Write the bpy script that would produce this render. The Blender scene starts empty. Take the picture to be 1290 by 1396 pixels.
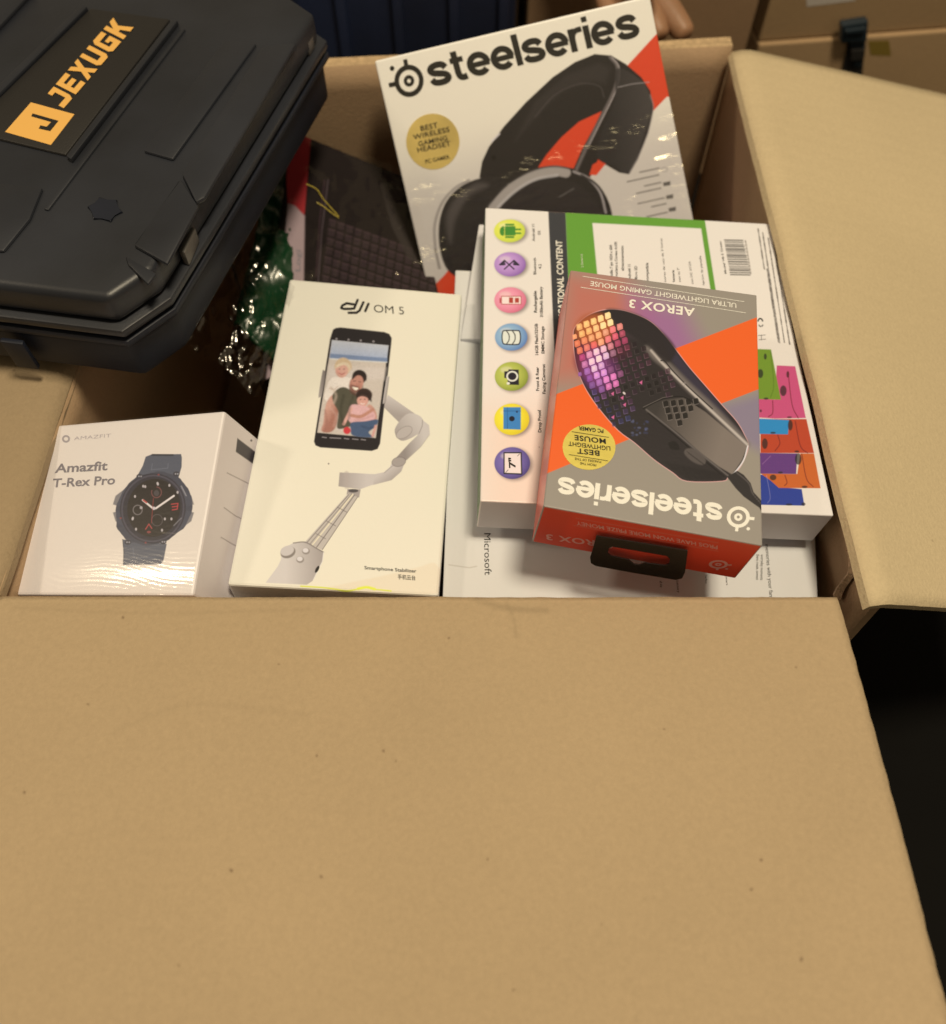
import bpy, bmesh, math, random
import numpy as np
from mathutils import Vector, Matrix, noise
from mathutils.geometry import tessellate_polygon
random.seed(4)
rng = np.random.default_rng(4)
SC = bpy.context.scene
COL = SC.collection
R = math.radians

# ------------------------------------------------------------ camera
F, CX, CY, PW, PH = 1200.0, 645.0, 698.0, 1290.0, 1396.0
PITCH = math.atan(2062 / 1200)
EYE = np.array([0, 0, .36])
FW = np.array([0, math.cos(PITCH), -math.sin(PITCH)]); RT = np.array([1.0, 0, 0]); UP = np.cross(RT, FW)
cam = bpy.data.objects.new('camera', bpy.data.cameras.new('camera'))
COL.objects.link(cam); SC.camera = cam
cam.location = EYE; cam.rotation_euler = (math.pi / 2 - PITCH, 0, 0)
cam.data.sensor_fit = 'VERTICAL'; cam.data.sensor_height = 9.0; cam.data.sensor_width = 9.0
cam.data.lens = 9.0 * F / PH
cam.data.clip_start = .01; cam.data.clip_end = 60
cam.data.dof.use_dof = True; cam.data.dof.focus_distance = .42; cam.data.dof.aperture_fstop = 1.6

# ------------------------------------------------------------ light
W = bpy.data.worlds.new("World"); SC.world = W; W.use_nodes = True
W.node_tree.nodes['Background'].inputs[0].default_value = (1.0, .80, .52, 1)
W.node_tree.nodes['Background'].inputs[1].default_value = .20
def lamp(name, loc, aim, size, power, col):
    l = bpy.data.lights.new(name, 'AREA'); l.shape = 'DISK'; l.size = size; l.energy = power; l.color = col
    o = bpy.data.objects.new(name, l); COL.objects.link(o); o.location = loc
    o.rotation_euler = (Vector(aim) - Vector(loc)).to_track_quat('-Z', 'Y').to_euler(); return o
lamp('ceiling_lamp', (.27, .16, 1.55), (0, .3, 0), .30, 21.5, (1, .85, .60))
lamp('room_lamp', (-1.2, .32, 1.2), (0, .3, 0), .16, 4.5, (1, .82, .58))
SC.view_settings.view_transform = 'Standard'; SC.view_settings.look = 'None'
SC.view_settings.exposure = 0; SC.view_settings.gamma = 1

# ------------------------------------------------------------ projection helpers
def proj(p):
    d = np.asarray(p, float) - EYE; z = d @ FW
    return CX + F * (d @ RT) / z, CY - F * (d @ UP) / z
def ray(x, y): return FW + RT * (x - CX) / F - UP * (y - CY) / F
def onp(x, y, o, n):
    r = ray(x, y); return EYE + r * (((np.asarray(o) - EYE) @ n) / (r @ n))
def onz(x, y, z): return onp(x, y, np.array([0, 0, z]), np.array([0, 0, 1.0]))
def ony(x, y, Y): return onp(x, y, np.array([0, Y, 0.0]), np.array([0, 1.0, 0]))
def unit(v): v = np.asarray(v, float); return v / np.linalg.norm(v)
def zoom(ox, oy, s): return lambda x, y: (ox + x / s, oy + y / s)

# ------------------------------------------------------------ scene graph helpers
def link(name, me, parent=None):
    o = bpy.data.objects.new(name, me); COL.objects.link(o)
    if parent is not None:
        o.parent = parent; o.matrix_parent_inverse = Matrix.Translation(-Vector(parent.location))
    return o
def thing(name, label, cat, loc, group=None):
    o = bpy.data.objects.new(name, None); COL.objects.link(o); o.location = Vector(loc)
    o.empty_display_size = .02; o['label'] = label; o['category'] = cat
    if group: o['group'] = group
    return o
def mesh(name, vs, fs, mats, parent=None, smooth=False, idx=None, kind=None, label=None):
    me = bpy.data.meshes.new(name); me.from_pydata([tuple(map(float, v)) for v in vs], [], fs)
    for m in (mats if isinstance(mats, (list, tuple)) else [mats]): me.materials.append(m)
    if idx is not None: me.polygons.foreach_set('material_index', idx)
    me.polygons.foreach_set('use_smooth', [smooth] * len(me.polygons)); me.update()
    o = link(name, me, parent)
    if kind: o['kind'] = kind
    if label: o['label'] = label
    return o

# ------------------------------------------------------------ materials
def lin(c): c = np.asarray(c, float) / 255; return np.where(c <= .04045, c / 12.92, ((c + .055) / 1.055) ** 2.4)
LIGHT = np.array([1.04, .945, .64])
def K(r, g, b, f=1.0):                       # surface colour of a patch seen as r,g,b under the warm lamp
    return np.clip(lin((r, g, b)) / LIGHT * f, 0.004, .9)
def mat(name, col, rough=.5, nscale=0, nstr=0, var=0, vscale=20, metal=0, coat=0, spec=.5, sheen=0, image=None, wave=None):
    m = bpy.data.materials.new(name); m.use_nodes = True; nt = m.node_tree; N = nt.nodes; L = nt.links
    b = N['Principled BSDF']; b.inputs['Base Color'].default_value = (*map(float, col), 1)
    b.inputs['Roughness'].default_value = rough; b.inputs['Metallic'].default_value = metal
    b.inputs['Coat Weight'].default_value = coat; b.inputs['Coat Roughness'].default_value = .12
    b.inputs['Specular IOR Level'].default_value = spec
    tc = N.new('ShaderNodeTexCoord'); src = None
    if image is not None:
        t = N.new('ShaderNodeTexImage'); t.image = image; t.interpolation = 'Linear'; t.extension = 'EXTEND'
        uv = N.new('ShaderNodeUVMap'); uv.uv_map = 'UVMap'; L.new(uv.outputs[0], t.inputs[0]); src = t.outputs[0]
    if var:
        n = N.new('ShaderNodeTexNoise'); n.inputs['Scale'].default_value = vscale; n.inputs['Detail'].default_value = 5
        L.new(tc.outputs['Object'], n.inputs['Vector'])
        mr = N.new('ShaderNodeMapRange'); mr.inputs[1].default_value = .3; mr.inputs[2].default_value = .7
        mr.inputs[3].default_value = 1 - var; mr.inputs[4].default_value = 1 + var; L.new(n.outputs[0], mr.inputs[0])
        mx = N.new('ShaderNodeVectorMath'); mx.operation = 'SCALE'
        if src is not None: L.new(src, mx.inputs[0])
        else: mx.inputs[0].default_value = tuple(map(float, col))
        L.new(mr.outputs[0], mx.inputs['Scale']); src = mx.outputs[0]
    if src is not None: L.new(src, b.inputs['Base Color'])
    h = None
    if nstr:
        n = N.new('ShaderNodeTexNoise'); n.inputs['Scale'].default_value = nscale; n.inputs['Detail'].default_value = 4
        L.new(tc.outputs['Object'], n.inputs['Vector']); h = n.outputs[0]
    if wave:
        ax, sc, st = wave
        w = N.new('ShaderNodeTexWave'); w.wave_type = 'BANDS'; w.bands_direction = ax; w.inputs['Scale'].default_value = sc
        w.inputs['Distortion'].default_value = 1.5; w.inputs['Detail'].default_value = 2; w.inputs['Detail Scale'].default_value = .4
        L.new(tc.outputs['Object'], w.inputs['Vector'])
        ml = N.new('ShaderNodeMath'); ml.operation = 'MULTIPLY_ADD'; L.new(w.outputs['Fac'], ml.inputs[0]); ml.inputs[1].default_value = st
        if h is not None: L.new(h, ml.inputs[2])
        else: ml.inputs[2].default_value = 0
        h = ml.outputs[0]
    if h is not None:
        bp = N.new('ShaderNodeBump'); bp.inputs['Strength'].default_value = nstr or .3; bp.inputs['Distance'].default_value = .001
        L.new(h, bp.inputs['Height']); L.new(bp.outputs[0], b.inputs['Normal'])
    return m
def kraft(name, f=1.0, image=None, tint=(.42, .318, .20), wave=None, specks=True):
    m = mat(name, np.array(tint) * f, .82, 600, .35, .03, 10, spec=.25, image=image, wave=wave)
    nt = m.node_tree; N = nt.nodes; L = nt.links; b = N['Principled BSDF']; tc = N.new('ShaderNodeTexCoord')
    old = b.inputs['Base Color'].links[0].from_socket
    n = N.new('ShaderNodeTexNoise'); n.inputs['Scale'].default_value = 420; n.inputs['Detail'].default_value = 8; n.inputs['Roughness'].default_value = .8
    L.new(tc.outputs['Object'], n.inputs['Vector'])
    mr = N.new('ShaderNodeMapRange'); mr.inputs[1].default_value = .3; mr.inputs[2].default_value = .7; mr.inputs[3].default_value = .92; mr.inputs[4].default_value = 1.08
    L.new(n.outputs[0], mr.inputs[0])
    s = N.new('ShaderNodeVectorMath'); s.operation = 'SCALE'; L.new(old, s.inputs[0]); L.new(mr.outputs[0], s.inputs['Scale']); out = s.outputs[0]
    if specks:
        v = N.new('ShaderNodeTexVoronoi'); v.inputs['Scale'].default_value = 75; v.inputs['Randomness'].default_value = 1
        L.new(tc.outputs['Object'], v.inputs['Vector'])
        sp = N.new('ShaderNodeSeparateColor'); L.new(v.outputs['Color'], sp.inputs[0])
        # one cell in about twelve carries a speck
        t1 = N.new('ShaderNodeMath'); t1.operation = 'GREATER_THAN'; t1.inputs[1].default_value = .965; L.new(sp.outputs[0], t1.inputs[0])
        t2 = N.new('ShaderNodeMapRange'); t2.inputs[1].default_value = .03; t2.inputs[2].default_value = .09; t2.inputs[3].default_value = .35; t2.inputs[4].default_value = 0
        L.new(v.outputs['Distance'], t2.inputs[0])
        t3 = N.new('ShaderNodeMath'); t3.operation = 'MULTIPLY'; L.new(t1.outputs[0], t3.inputs[0]); L.new(t2.outputs[0], t3.inputs[1])
        mx = N.new('ShaderNodeMix'); mx.data_type = 'RGBA'; L.new(t3.outputs[0], mx.inputs[0]); L.new(out, mx.inputs[6]); mx.inputs[7].default_value = (.09, .05, .03, 1)
        out = mx.outputs[2]
    L.new(out, b.inputs['Base Color'])
    return m
def film(name, fac=.12, rough=.12, nscale=60, dist=.004, tint=(1, .97, .9), stretch=(1, 1, 1), strength=1.0, attr=None):
    m = bpy.data.materials.new(name); m.use_nodes = True; nt = m.node_tree; N = nt.nodes; L = nt.links
    N.remove(N['Principled BSDF']); out = N['Material Output']
    t = N.new('ShaderNodeBsdfTransparent'); t.inputs[0].default_value = (1, 1, 1, 1)
    g = N.new('ShaderNodeBsdfGlossy'); g.inputs['Roughness'].default_value = rough; g.inputs['Color'].default_value = (*tint, 1)
    tc = N.new('ShaderNodeTexCoord'); mp = N.new('ShaderNodeMapping'); mp.inputs['Scale'].default_value = stretch
    L.new(tc.outputs['Object'], mp.inputs[0])
    n = N.new('ShaderNodeTexNoise'); n.inputs['Scale'].default_value = nscale; n.inputs['Detail'].default_value = 5; n.inputs['Distortion'].default_value = 1.2
    L.new(mp.outputs[0], n.inputs['Vector'])
    bp = N.new('ShaderNodeBump'); bp.inputs['Strength'].default_value = strength; bp.inputs['Distance'].default_value = dist; L.new(n.outputs[0], bp.inputs['Height'])
    L.new(bp.outputs[0], g.inputs['Normal'])
    if attr:
        at = N.new('ShaderNodeAttribute'); at.attribute_name = attr; ml = N.new('ShaderNodeMath'); ml.operation = 'MULTIPLY'; ml.inputs[1].default_value = strength
        L.new(at.outputs['Fac'], ml.inputs[0]); L.new(ml.outputs[0], bp.inputs['Strength'])
    mx = N.new('ShaderNodeMixShader'); mx.inputs[0].default_value = fac; L.new(t.outputs[0], mx.inputs[1]); L.new(g.outputs[0], mx.inputs[2])
    L.new(mx.outputs[0], out.inputs[0]); return m

# ------------------------------------------------------------ printed faces
def smooth_closed(P, k=6):
    P = np.asarray(P, float); n = len(P); out = []
    for i in range(n):
        a, b, c, d = P[i - 1], P[i], P[(i + 1) % n], P[(i + 2) % n]
        for t in np.linspace(0, 1, k, endpoint=False):
            out.append(.5 * (2 * b + (c - a) * t + (2 * a - 5 * b + 4 * c - d) * t * t + (3 * b - a - 3 * c + d) * t ** 3))
    return np.array(out)
def smooth_open(P, k=6):
    P = np.asarray(P, float); Q = np.vstack([2 * P[0] - P[1], P, 2 * P[-1] - P[-2]]); out = []
    for i in range(1, len(Q) - 2):
        a, b, c, d = Q[i - 1:i + 3]
        for t in np.linspace(0, 1, k, endpoint=False):
            out.append(.5 * (2 * b + (c - a) * t + (2 * a - 5 * b + 4 * c - d) * t * t + (3 * b - a - 3 * c + d) * t ** 3))
    return np.vstack([out, P[-1]])
class Face:
    """A flat panel (corners BL, BR, TR, TL). paint() calls take points in the zoomed units of self.z."""
    def __init__(s, BL, BR, TR, TL, base=(.8, .8, .8), res=3400):
        s.c = [np.asarray(p, float) for p in (BL, BR, TR, TL)]
        s.ex = unit(s.c[1] - s.c[0]); s.n = unit(np.cross(s.ex, s.c[3] - s.c[0])); s.ey = np.cross(s.n, s.ex); s.o = s.c[0]
        q = np.array([s.loc(p) for p in s.c]); s.lo = q.min(0) - .001; s.hi = q.max(0) + .001
        s.w, s.h = [max(8, int(v)) for v in (s.hi - s.lo) * res]; s.res = res
        gx, gy = np.meshgrid(s.lo[0] + (np.arange(s.w) + .5) / s.w * (s.hi[0] - s.lo[0]), s.lo[1] + (np.arange(s.h) + .5) / s.h * (s.hi[1] - s.lo[1]))
        P = s.o + gx[..., None] * s.ex + gy[..., None] * s.ey - EYE
        z = P @ FW; s.X = CX + F * (P @ RT) / z; s.Y = CY - F * (P @ UP) / z
        s.img = np.ones((s.h, s.w, 3)) * np.asarray(base); s.z = lambda x, y: (x, y); s.zs = 1.0
    def loc(s, p): d = np.asarray(p) - s.o; return np.array([d @ s.ex, d @ s.ey])
    def w3(s, q, off=0): return s.o + q[0] * s.ex + q[1] * s.ey + s.n * off
    def at(s, x, y):
        px = s.z(x, y); return s.loc(onp(px[0], px[1], s.o, s.n))
    def zoom(s, ox, oy, k): s.z = zoom(ox, oy, k); s.zs = k; return s
    def _win(s, P, pad):
        q = np.array([s.loc(onp(x, y, s.o, s.n)) for x, y in P])
        m = pad / 1700
        a = np.floor((q.min(0) - m - s.lo) / (s.hi - s.lo) * (s.w, s.h)).astype(int); b = np.ceil((q.max(0) + m - s.lo) / (s.hi - s.lo) * (s.w, s.h)).astype(int)
        a = np.maximum(a, 0); b = np.minimum(b, (s.w, s.h))
        if (b <= a).any(): return None
        return slice(a[1], b[1]), slice(a[0], b[0])
    def _dist(s, P, X, Y, closed):
        d = np.full(X.shape, 1e9); ins = np.zeros(X.shape, bool); n = len(P)
        for i in range(n if closed else n - 1):
            (x0, y0), (x1, y1) = P[i], P[(i + 1) % n]
            dx, dy = x1 - x0, y1 - y0; L2 = dx * dx + dy * dy + 1e-12
            t = np.clip(((X - x0) * dx + (Y - y0) * dy) / L2, 0, 1)
            d = np.minimum(d, (X - x0 - t * dx) ** 2 + (Y - y0 - t * dy) ** 2)
            if closed and y0 != y1:
                c = ((y0 > Y) != (y1 > Y)) & (X < dx * (Y - y0) / dy + x0); ins ^= c
        return np.sqrt(d), ins
    def _mix(s, win, cov, col):
        if callable(col): col = col(s.X[win], s.Y[win])
        s.img[win] = s.img[win] * (1 - cov[..., None]) + np.asarray(col) * cov[..., None]
    def poly(s, pts, col, a=1.0, blur=.7, sm=False):
        if sm: pts = smooth_closed(pts)
        P = np.array([s.z(*p) for p in pts]); b = max(blur, .35)
        w = s._win(P, b * 1.5 + 2)
        if w is None: return
        d, ins = s._dist(P, s.X[w], s.Y[w], True); sd = np.where(ins, -d, d)
        t = np.clip(.5 - sd / (2 * b), 0, 1); s._mix(w, t * t * (3 - 2 * t) * a, col)
    def line(s, pts, width, col, a=1.0, blur=.5, sm=False):       # width in zoomed units
        if sm: pts = smooth_open(pts)
        P = np.array([s.z(*p) for p in pts]); r = width / s.zs / 2; b = max(blur, .35)
        w = s._win(P, r + b * 1.5 + 2)
        if w is None: return
        d, _ = s._dist(P, s.X[w], s.Y[w], False); t = np.clip(.5 - (d - r) / (2 * b), 0, 1)
        s._mix(w, t * t * (3 - 2 * t) * a, col)
    def ell(s, cx, cy, rx, ry, col, a=1.0, blur=.6, rot=0):
        t = np.linspace(0, 2 * np.pi, 40, endpoint=False); c, q = math.cos(rot), math.sin(rot)
        s.poly([(cx + rx * math.cos(u) * c - ry * math.sin(u) * q, cy + rx * math.cos(u) * q + ry * math.sin(u) * c) for u in t], col, a, blur)
    def ring(s, cx, cy, rx, ry, width, col, a=1.0, blur=.4, rot=0, t0=0, t1=2 * math.pi):
        t = np.linspace(t0, t1, 36); c, q = math.cos(rot), math.sin(rot)
        s.line([(cx + rx * math.cos(u) * c - ry * math.sin(u) * q, cy + rx * math.cos(u) * q + ry * math.sin(u) * c) for u in t], width, col, a, blur)
    def soften(s, pts, r, grain):
        P = np.array([s.z(*p) for p in pts]); w = s._win(P, 2)
        k = np.exp(-np.arange(-3 * r, 3 * r + 1) ** 2 / (2.0 * r * r)); k /= k.sum(); im = s.img[w].copy(); pad = np.pad(im, ((3 * r, 3 * r), (3 * r, 3 * r), (0, 0)), 'edge')
        t = sum(k[i] * pad[i:i + im.shape[0]] for i in range(len(k))); t = sum(k[i] * t[:, i:i + im.shape[1]] for i in range(len(k)))
        g = np.random.default_rng(1); nz = g.normal(0, grain, (im.shape[0] // 3 + 1, im.shape[1] // 3 + 1, 1)).repeat(3, 0).repeat(3, 1)[:im.shape[0], :im.shape[1]]
        d, ins = s._dist(P, s.X[w], s.Y[w], True); s.img[w] = np.where(ins[..., None], t * (1 + nz), im)
    def image(s, name):
        im = bpy.data.images.new(name, s.w, s.h, float_buffer=True); im.colorspace_settings.name = 'Non-Color'
        px = np.ones((s.h, s.w, 4), np.float32); px[..., :3] = np.clip(s.img, 0.003, .92); im.pixels.foreach_set(px.ravel()); im.update(); im.pack(); return im
    def uv(s, p): q = (s.loc(p) - s.lo) / (s.hi - s.lo); return float(q[0]), float(q[1])

def grad(c0, c1, x0, y0, x1, y1):
    c0, c1 = np.asarray(c0), np.asarray(c1); dx, dy = x1 - x0, y1 - y0; L2 = dx * dx + dy * dy
    def f(X, Y):
        t = np.clip(((X - x0) * dx + (Y - y0) * dy) / L2, 0, 1)[..., None]; return c0 * (1 - t) + c1 * t
    return f
def radial(c0, c1, cx, cy, rx, ry, p=1.0):
    c0, c1 = np.asarray(c0), np.asarray(c1)
    def f(X, Y):
        t = np.clip(np.sqrt(((X - cx) / rx) ** 2 + ((Y - cy) / ry) ** 2), 0, 1)[..., None] ** p; return c0 * (1 - t) + c1 * t
    return f

_fonts = {}
def text_mesh(body, bold, space=1.0, shear=0.0):
    key = (body, bold, space, shear)
    if key in _fonts: return _fonts[key]
    cu = bpy.data.curves.new('lettering', 'FONT'); cu.body = body; cu.size = 1; cu.offset = bold; cu.resolution_u = 3; cu.space_character = space; cu.shear = shear
    o = bpy.data.objects.new('lettering', cu); COL.objects.link(o)
    dg = bpy.context.evaluated_depsgraph_get(); me = bpy.data.meshes.new_from_object(o.evaluated_get(dg))
    n = len(me.vertices); v = np.empty(n * 3); me.vertices.foreach_get('co', v); v = v.reshape(-1, 3)[:, :2]
    fs = [tuple(p.vertices) for p in me.polygons]
    bpy.data.objects.remove(o); bpy.data.curves.remove(cu); bpy.data.meshes.remove(me)
    _fonts[key] = (v, fs); return v, fs
def letters(face, items, m, parent, name='lettering', off=.00012, label=None):
    """items: (body, P0, P1, U, bold[, capheight, space, shear]) - baseline start, end and cap vector in the face's zoomed units"""
    V, Fs = [], []
    for it in items:
        body, P0, P1, U, bold = it[:5]; cap = it[5] if len(it) > 5 else .70; sp = it[6] if len(it) > 6 else 1.0; shr = it[7] if len(it) > 7 else 0
        v, fs = text_mesh(body, bold, sp, shr)
        if not len(v): continue
        x0, x1 = v[:, 0].min(), v[:, 0].max()
        a = face.at(*P0); b = face.at(*P1); u = face.at(P0[0] + U[0], P0[1] + U[1]) - a; k = len(V)
        for x, y in v: V.append(face.w3(a + (x - x0) / (x1 - x0) * (b - a) + y / cap * u, off))
        Fs += [tuple(k + i for i in f) for f in fs]
    return mesh(name, V, Fs, m, parent, label=label)
def decal(face, pts, m, parent, name, off=.0002, sm=False):
    if sm: pts = smooth_closed(pts, 4)
    q = [face.at(*p) for p in pts]; V = [face.w3(p, off) for p in q] + [face.w3(p, .00001) for p in q]; n = len(q)
    A = sum(q[i][0] * q[(i + 1) % n][1] - q[(i + 1) % n][0] * q[i][1] for i in range(n))
    top = list(range(n)) if A > 0 else list(range(n))[::-1]
    return mesh(name, V, [tuple(top)] + [(i, (i + 1) % n, n + (i + 1) % n, n + i) for i in range(n)], m, parent)

def box_body(name, top4, bot4, faces, mats, parent, bev=.0007, side=None):
    """closed carton: top4/bot4 = BL,BR,TR,TL; faces: dict side->Face for printed sides; mats: dict side->material ('*' default)"""
    bm = bmesh.new(); uvl = bm.loops.layers.uv.new('UVMap')
    v = [bm.verts.new(tuple(p)) for p in list(top4) + list(bot4)]
    order = {'top': (0, 1, 2, 3), 'bottom': (7, 6, 5, 4), 'front': (4, 5, 1, 0), 'right': (5, 6, 2, 1), 'back': (6, 7, 3, 2), 'left': (7, 4, 0, 3)}
    names = []; 
    for k, ix in order.items():
        f = bm.faces.new([v[i] for i in ix]); f.material_index = len(names); names.append(k)
    bm.normal_update()
    if bev: bmesh.ops.bevel(bm, geom=bm.edges[:], offset=bev, segments=2, profile=.5, affect='EDGES', clamp_overlap=True)
    for f in bm.faces:
        fc = faces.get(names[f.material_index])
        if fc:
            for l in f.loops: l[uvl].uv = fc.uv(np.array(l.vert.co))
    me = bpy.data.meshes.new(name); bm.to_mesh(me); bm.free()
    for k in names: me.materials.append(mats.get(k, mats['*']))
    me.polygons.foreach_set('use_smooth', [len(p.vertices) < 0 for p in me.polygons])
    return link(name, me, parent)
def sheet(name, q, thick, m, parent, nu=24, nv=16, amp=.0008, fr=9, seed=0, dirn=None, idx2=None, face=None, edge_mat=None, bulge=None):
    """bent board: bilinear quad BL,BR,TR,TL thickened along -normal, with a slight unevenness"""
    q = [np.asarray(p, float) for p in q]; n = unit(np.cross(q[1] - q[0], q[3] - q[0])) if dirn is None else unit(dirn)
    V = []; Fc = []; uvs = []
    for L in (0, 1):
        for j in range(nv + 1):
            for i in range(nu + 1):
                u, t = i / nu, j / nv
                p = q[0] * (1 - u) * (1 - t) + q[1] * u * (1 - t) + q[2] * u * t + q[3] * (1 - u) * t
                h = noise.noise(Vector((p[0] * fr + seed, p[1] * fr, p[2] * fr))) * amp
                if bulge: h += bulge(u, t)
                if L == 0 or True:
                    e_ = noise.noise(Vector((p[0] * 160, p[1] * 160, seed))) * .00035 + noise.noise(Vector((p[0] * 30, p[1] * 30, seed))) * .0006
                    if i in (0, nu): p = p + unit(q[1] - q[0]) * e_
                    if j in (0, nv): p = p + unit(q[3] - q[0]) * e_ * .6
                V.append(p + n * (h - L * thick))
    S = (nu + 1) * (nv + 1); ix = lambda i, j, L=0: L * S + j * (nu + 1) + i; mi = []
    for j in range(nv):
        for i in range(nu):
            Fc.append((ix(i, j), ix(i + 1, j), ix(i + 1, j + 1), ix(i, j + 1))); mi.append(0)
            Fc.append((ix(i, j, 1), ix(i, j + 1, 1), ix(i + 1, j + 1, 1), ix(i + 1, j, 1))); mi.append(0)
    for i in range(nu):
        Fc.append((ix(i, 0, 1), ix(i + 1, 0, 1), ix(i + 1, 0), ix(i, 0))); Fc.append((ix(i, nv), ix(i + 1, nv), ix(i + 1, nv, 1), ix(i, nv, 1))); mi += [1, 1]
    for j in range(nv):
        Fc.append((ix(0, j), ix(0, j + 1), ix(0, j + 1, 1), ix(0, j, 1))); Fc.append((ix(nu, j, 1), ix(nu, j + 1, 1), ix(nu, j + 1), ix(nu, j))); mi += [1, 1]
    o = mesh(name, V, Fc, [m, edge_mat or m], parent, smooth=False, idx=mi)
    for p, k in zip(o.data.polygons, mi): p.use_smooth = (k == 0)
    if face is not None:
        uvl = o.data.uv_layers.new(name='UVMap'); a = np.array([face.uv(V[l.vertex_index]) for l in o.data.loops]); uvl.data.foreach_set('uv', a.ravel())
    return o
def prism(name, pts, z0, z1, m, parent, bev=.002, seg=2):
    bm = bmesh.new(); A = sum(pts[i][0] * pts[(i + 1) % len(pts)][1] - pts[(i + 1) % len(pts)][0] * pts[i][1] for i in range(len(pts)))
    if A < 0: pts = pts[::-1]
    n = len(pts); b = [bm.verts.new((p[0], p[1], z0)) for p in pts]; t = [bm.verts.new((p[0], p[1], z1)) for p in pts]
    bm.faces.new(b[::-1]); bm.faces.new(t)
    for i in range(n): bm.faces.new((b[i], b[(i + 1) % n], t[(i + 1) % n], t[i]))
    if bev: bmesh.ops.bevel(bm, geom=bm.edges[:], offset=bev, segments=seg, profile=.5, affect='EDGES', clamp_overlap=True)
    me = bpy.data.meshes.new(name); bm.to_mesh(me); bm.free(); me.materials.append(m)
    me.polygons.foreach_set('use_smooth', [True] * len(me.polygons))
    try: me.set_sharp_from_angle(angle=R(35))
    except Exception: pass
    return link(name, me, parent)

# ------------------------------------------------------------ common materials
M_KRAFT = kraft('kraft_board', 1.0)
M_KRAFT_IN = kraft('kraft_board_inside', 1, tint=(.42, .29, .18), wave=('Z', 60, .0))
M_EDGE = mat('cut_board_edge', (.50, .36, .21), .9, 900, .8, .2, 300)
M_DARKBOARD = kraft('weathered_board', .62, specks=False)
M_BLACK = mat('black_ink', (.012, .011, .010), .4)
M_WHITEINK = mat('white_ink', (.82, .82, .80), .4)

# ------------------------------------------------------------ floor
FLZ = -.232
m_floor = mat('floor_covering', (.006, .0055, .005), .9, 300, .5, .3, 6, spec=.15)
fl = mesh('floor', [(-6, -5, FLZ), (6, -5, FLZ), (6, 7, FLZ), (-6, 7, FLZ)], [(0, 1, 2, 3)], m_floor, kind='structure')

# ------------------------------------------------------------ the open carton
CB = FLZ + .002
car = thing('open_carton', 'large open cardboard carton full of gadget boxes, front flap folded toward the viewer', 'cardboard box', (0, .37, CB))
FR, FL = onz(1199, 819, 0), np.array([-.2150, .1662, 0])
BR, BL = onz(1000, 63, 0), np.array([-.2000, .546, 0])
th = .004; DZ = np.array([0, 0, -.0042])
def dn(p, dx=0, dy=0, z=CB + .004): return np.array([p[0] + dx, p[1] + dy, z])
sheet('right_wall', [dn(BR, .004), dn(FR, .006), FR + DZ, BR + DZ], th, M_KRAFT_IN, car, 30, 16, .0012, 8, 1)
sheet('back_wall', [dn(BL, 0, .002), dn(BR, 0, .002), BR + [-.0005, 0, 0], BL], th, M_KRAFT_IN, car, 30, 12, .0015, 8, 2, edge_mat=M_EDGE)
sheet('left_wall', [dn(FL, -.004), dn(BL, -.002), BL + DZ, FL + DZ], th, M_KRAFT_IN, car, 30, 12, .0012, 8, 3)
FRi, FLi = np.array([.1625, FR[1] + .001, -.001]), FL + [.0005, 0, -.001]
sheet('front_wall', [dn(FRi, 0, -.003), dn(FLi, 0, -.003), FLi, FRi], th, M_KRAFT_IN, car, 30, 12, .0008, 8, 4)
mesh('bottom_panel', [dn(FL, -.008, -.006, CB), dn(FR, .008, -.006, CB), dn(BR, .008, .006, CB), dn(BL, -.008, .006, CB),
     dn(FL, -.008, -.006), dn(FR, .008, -.006), dn(BR, .008, .006), dn(BL, -.008, .006)],
     [(3, 2, 1, 0), (4, 5, 6, 7), (0, 1, 5, 4), (1, 2, 6, 5), (2, 3, 7, 6), (3, 0, 4, 7)], M_KRAFT_IN, car)
# front flap, folded out towards the camera
ffL, ffR = onz(-4, 812, .0015), onz(1143, 812, .0015)
ffR2 = onz(1290, 1370, .0135); dirf = (ffR2 - ffR); ffR3 = ffR + dirf * 1.22; ffL3 = ffL + dirf * 1.22 + np.array([-.010, 0, 0])
ff = Face(ffL3, ffR3, ffR, ffL, (.42, .318, .20), res=1800)
def var(face, n, amp, seed=0, rmin=10, rmax=90, cols=None):
    r = np.random.default_rng(seed)
    for i in range(n):
        x = r.uniform(face.X.min(), face.X.max()); y = r.uniform(face.Y.min(), face.Y.max()); rr = r.uniform(rmin, rmax); g = r.uniform(-amp, amp)
        c = cols[r.integers(len(cols))] if cols else None
        face.ell(x, y, rr, rr * r.uniform(.4, 1), (np.asarray(face.img[face.h // 2, face.w // 2]) * (1 + g)) if c is None else c, .5, rr * .45, r.uniform(0, 3))
var(ff, 26, .05, 3, 40, 160)
spk = np.array([.10, .055, .035])
for x, y, r in [(523, 1024, 2.2), (432, 1030, 2), (540, 1038, 1.6), (33, 1080, 2.4), (315, 1186, 3), (438, 1195, 2.8), (665, 1172, 2), (1037, 1173, 2.8), (1024, 1213, 2.4),
                (1092, 1308, 3), (612, 870, 1.8), (168, 842, 2), (1085, 910, 1.6), (243, 1316, 1.8), (820, 1260, 1.5), (905, 995, 1.5), (120, 960, 1.6), (700, 1350, 2), (380, 905, 1.4)]:
    ff.ell(x, y, r, r * .7, spk, .6, .9, x)
rr = np.random.default_rng(8)
for i in range(420):
    x, y = rr.uniform(0, 1290), rr.uniform(815, 1390); L = rr.uniform(3, 12); a = rr.uniform(0, 3.14); k = rr.choice([.80, 1.16])
    ff.line([(x, y), (x + L * math.cos(a), y + L * math.sin(a))], .8, ff.img[5, 5] * k, .35, .5)
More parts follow.
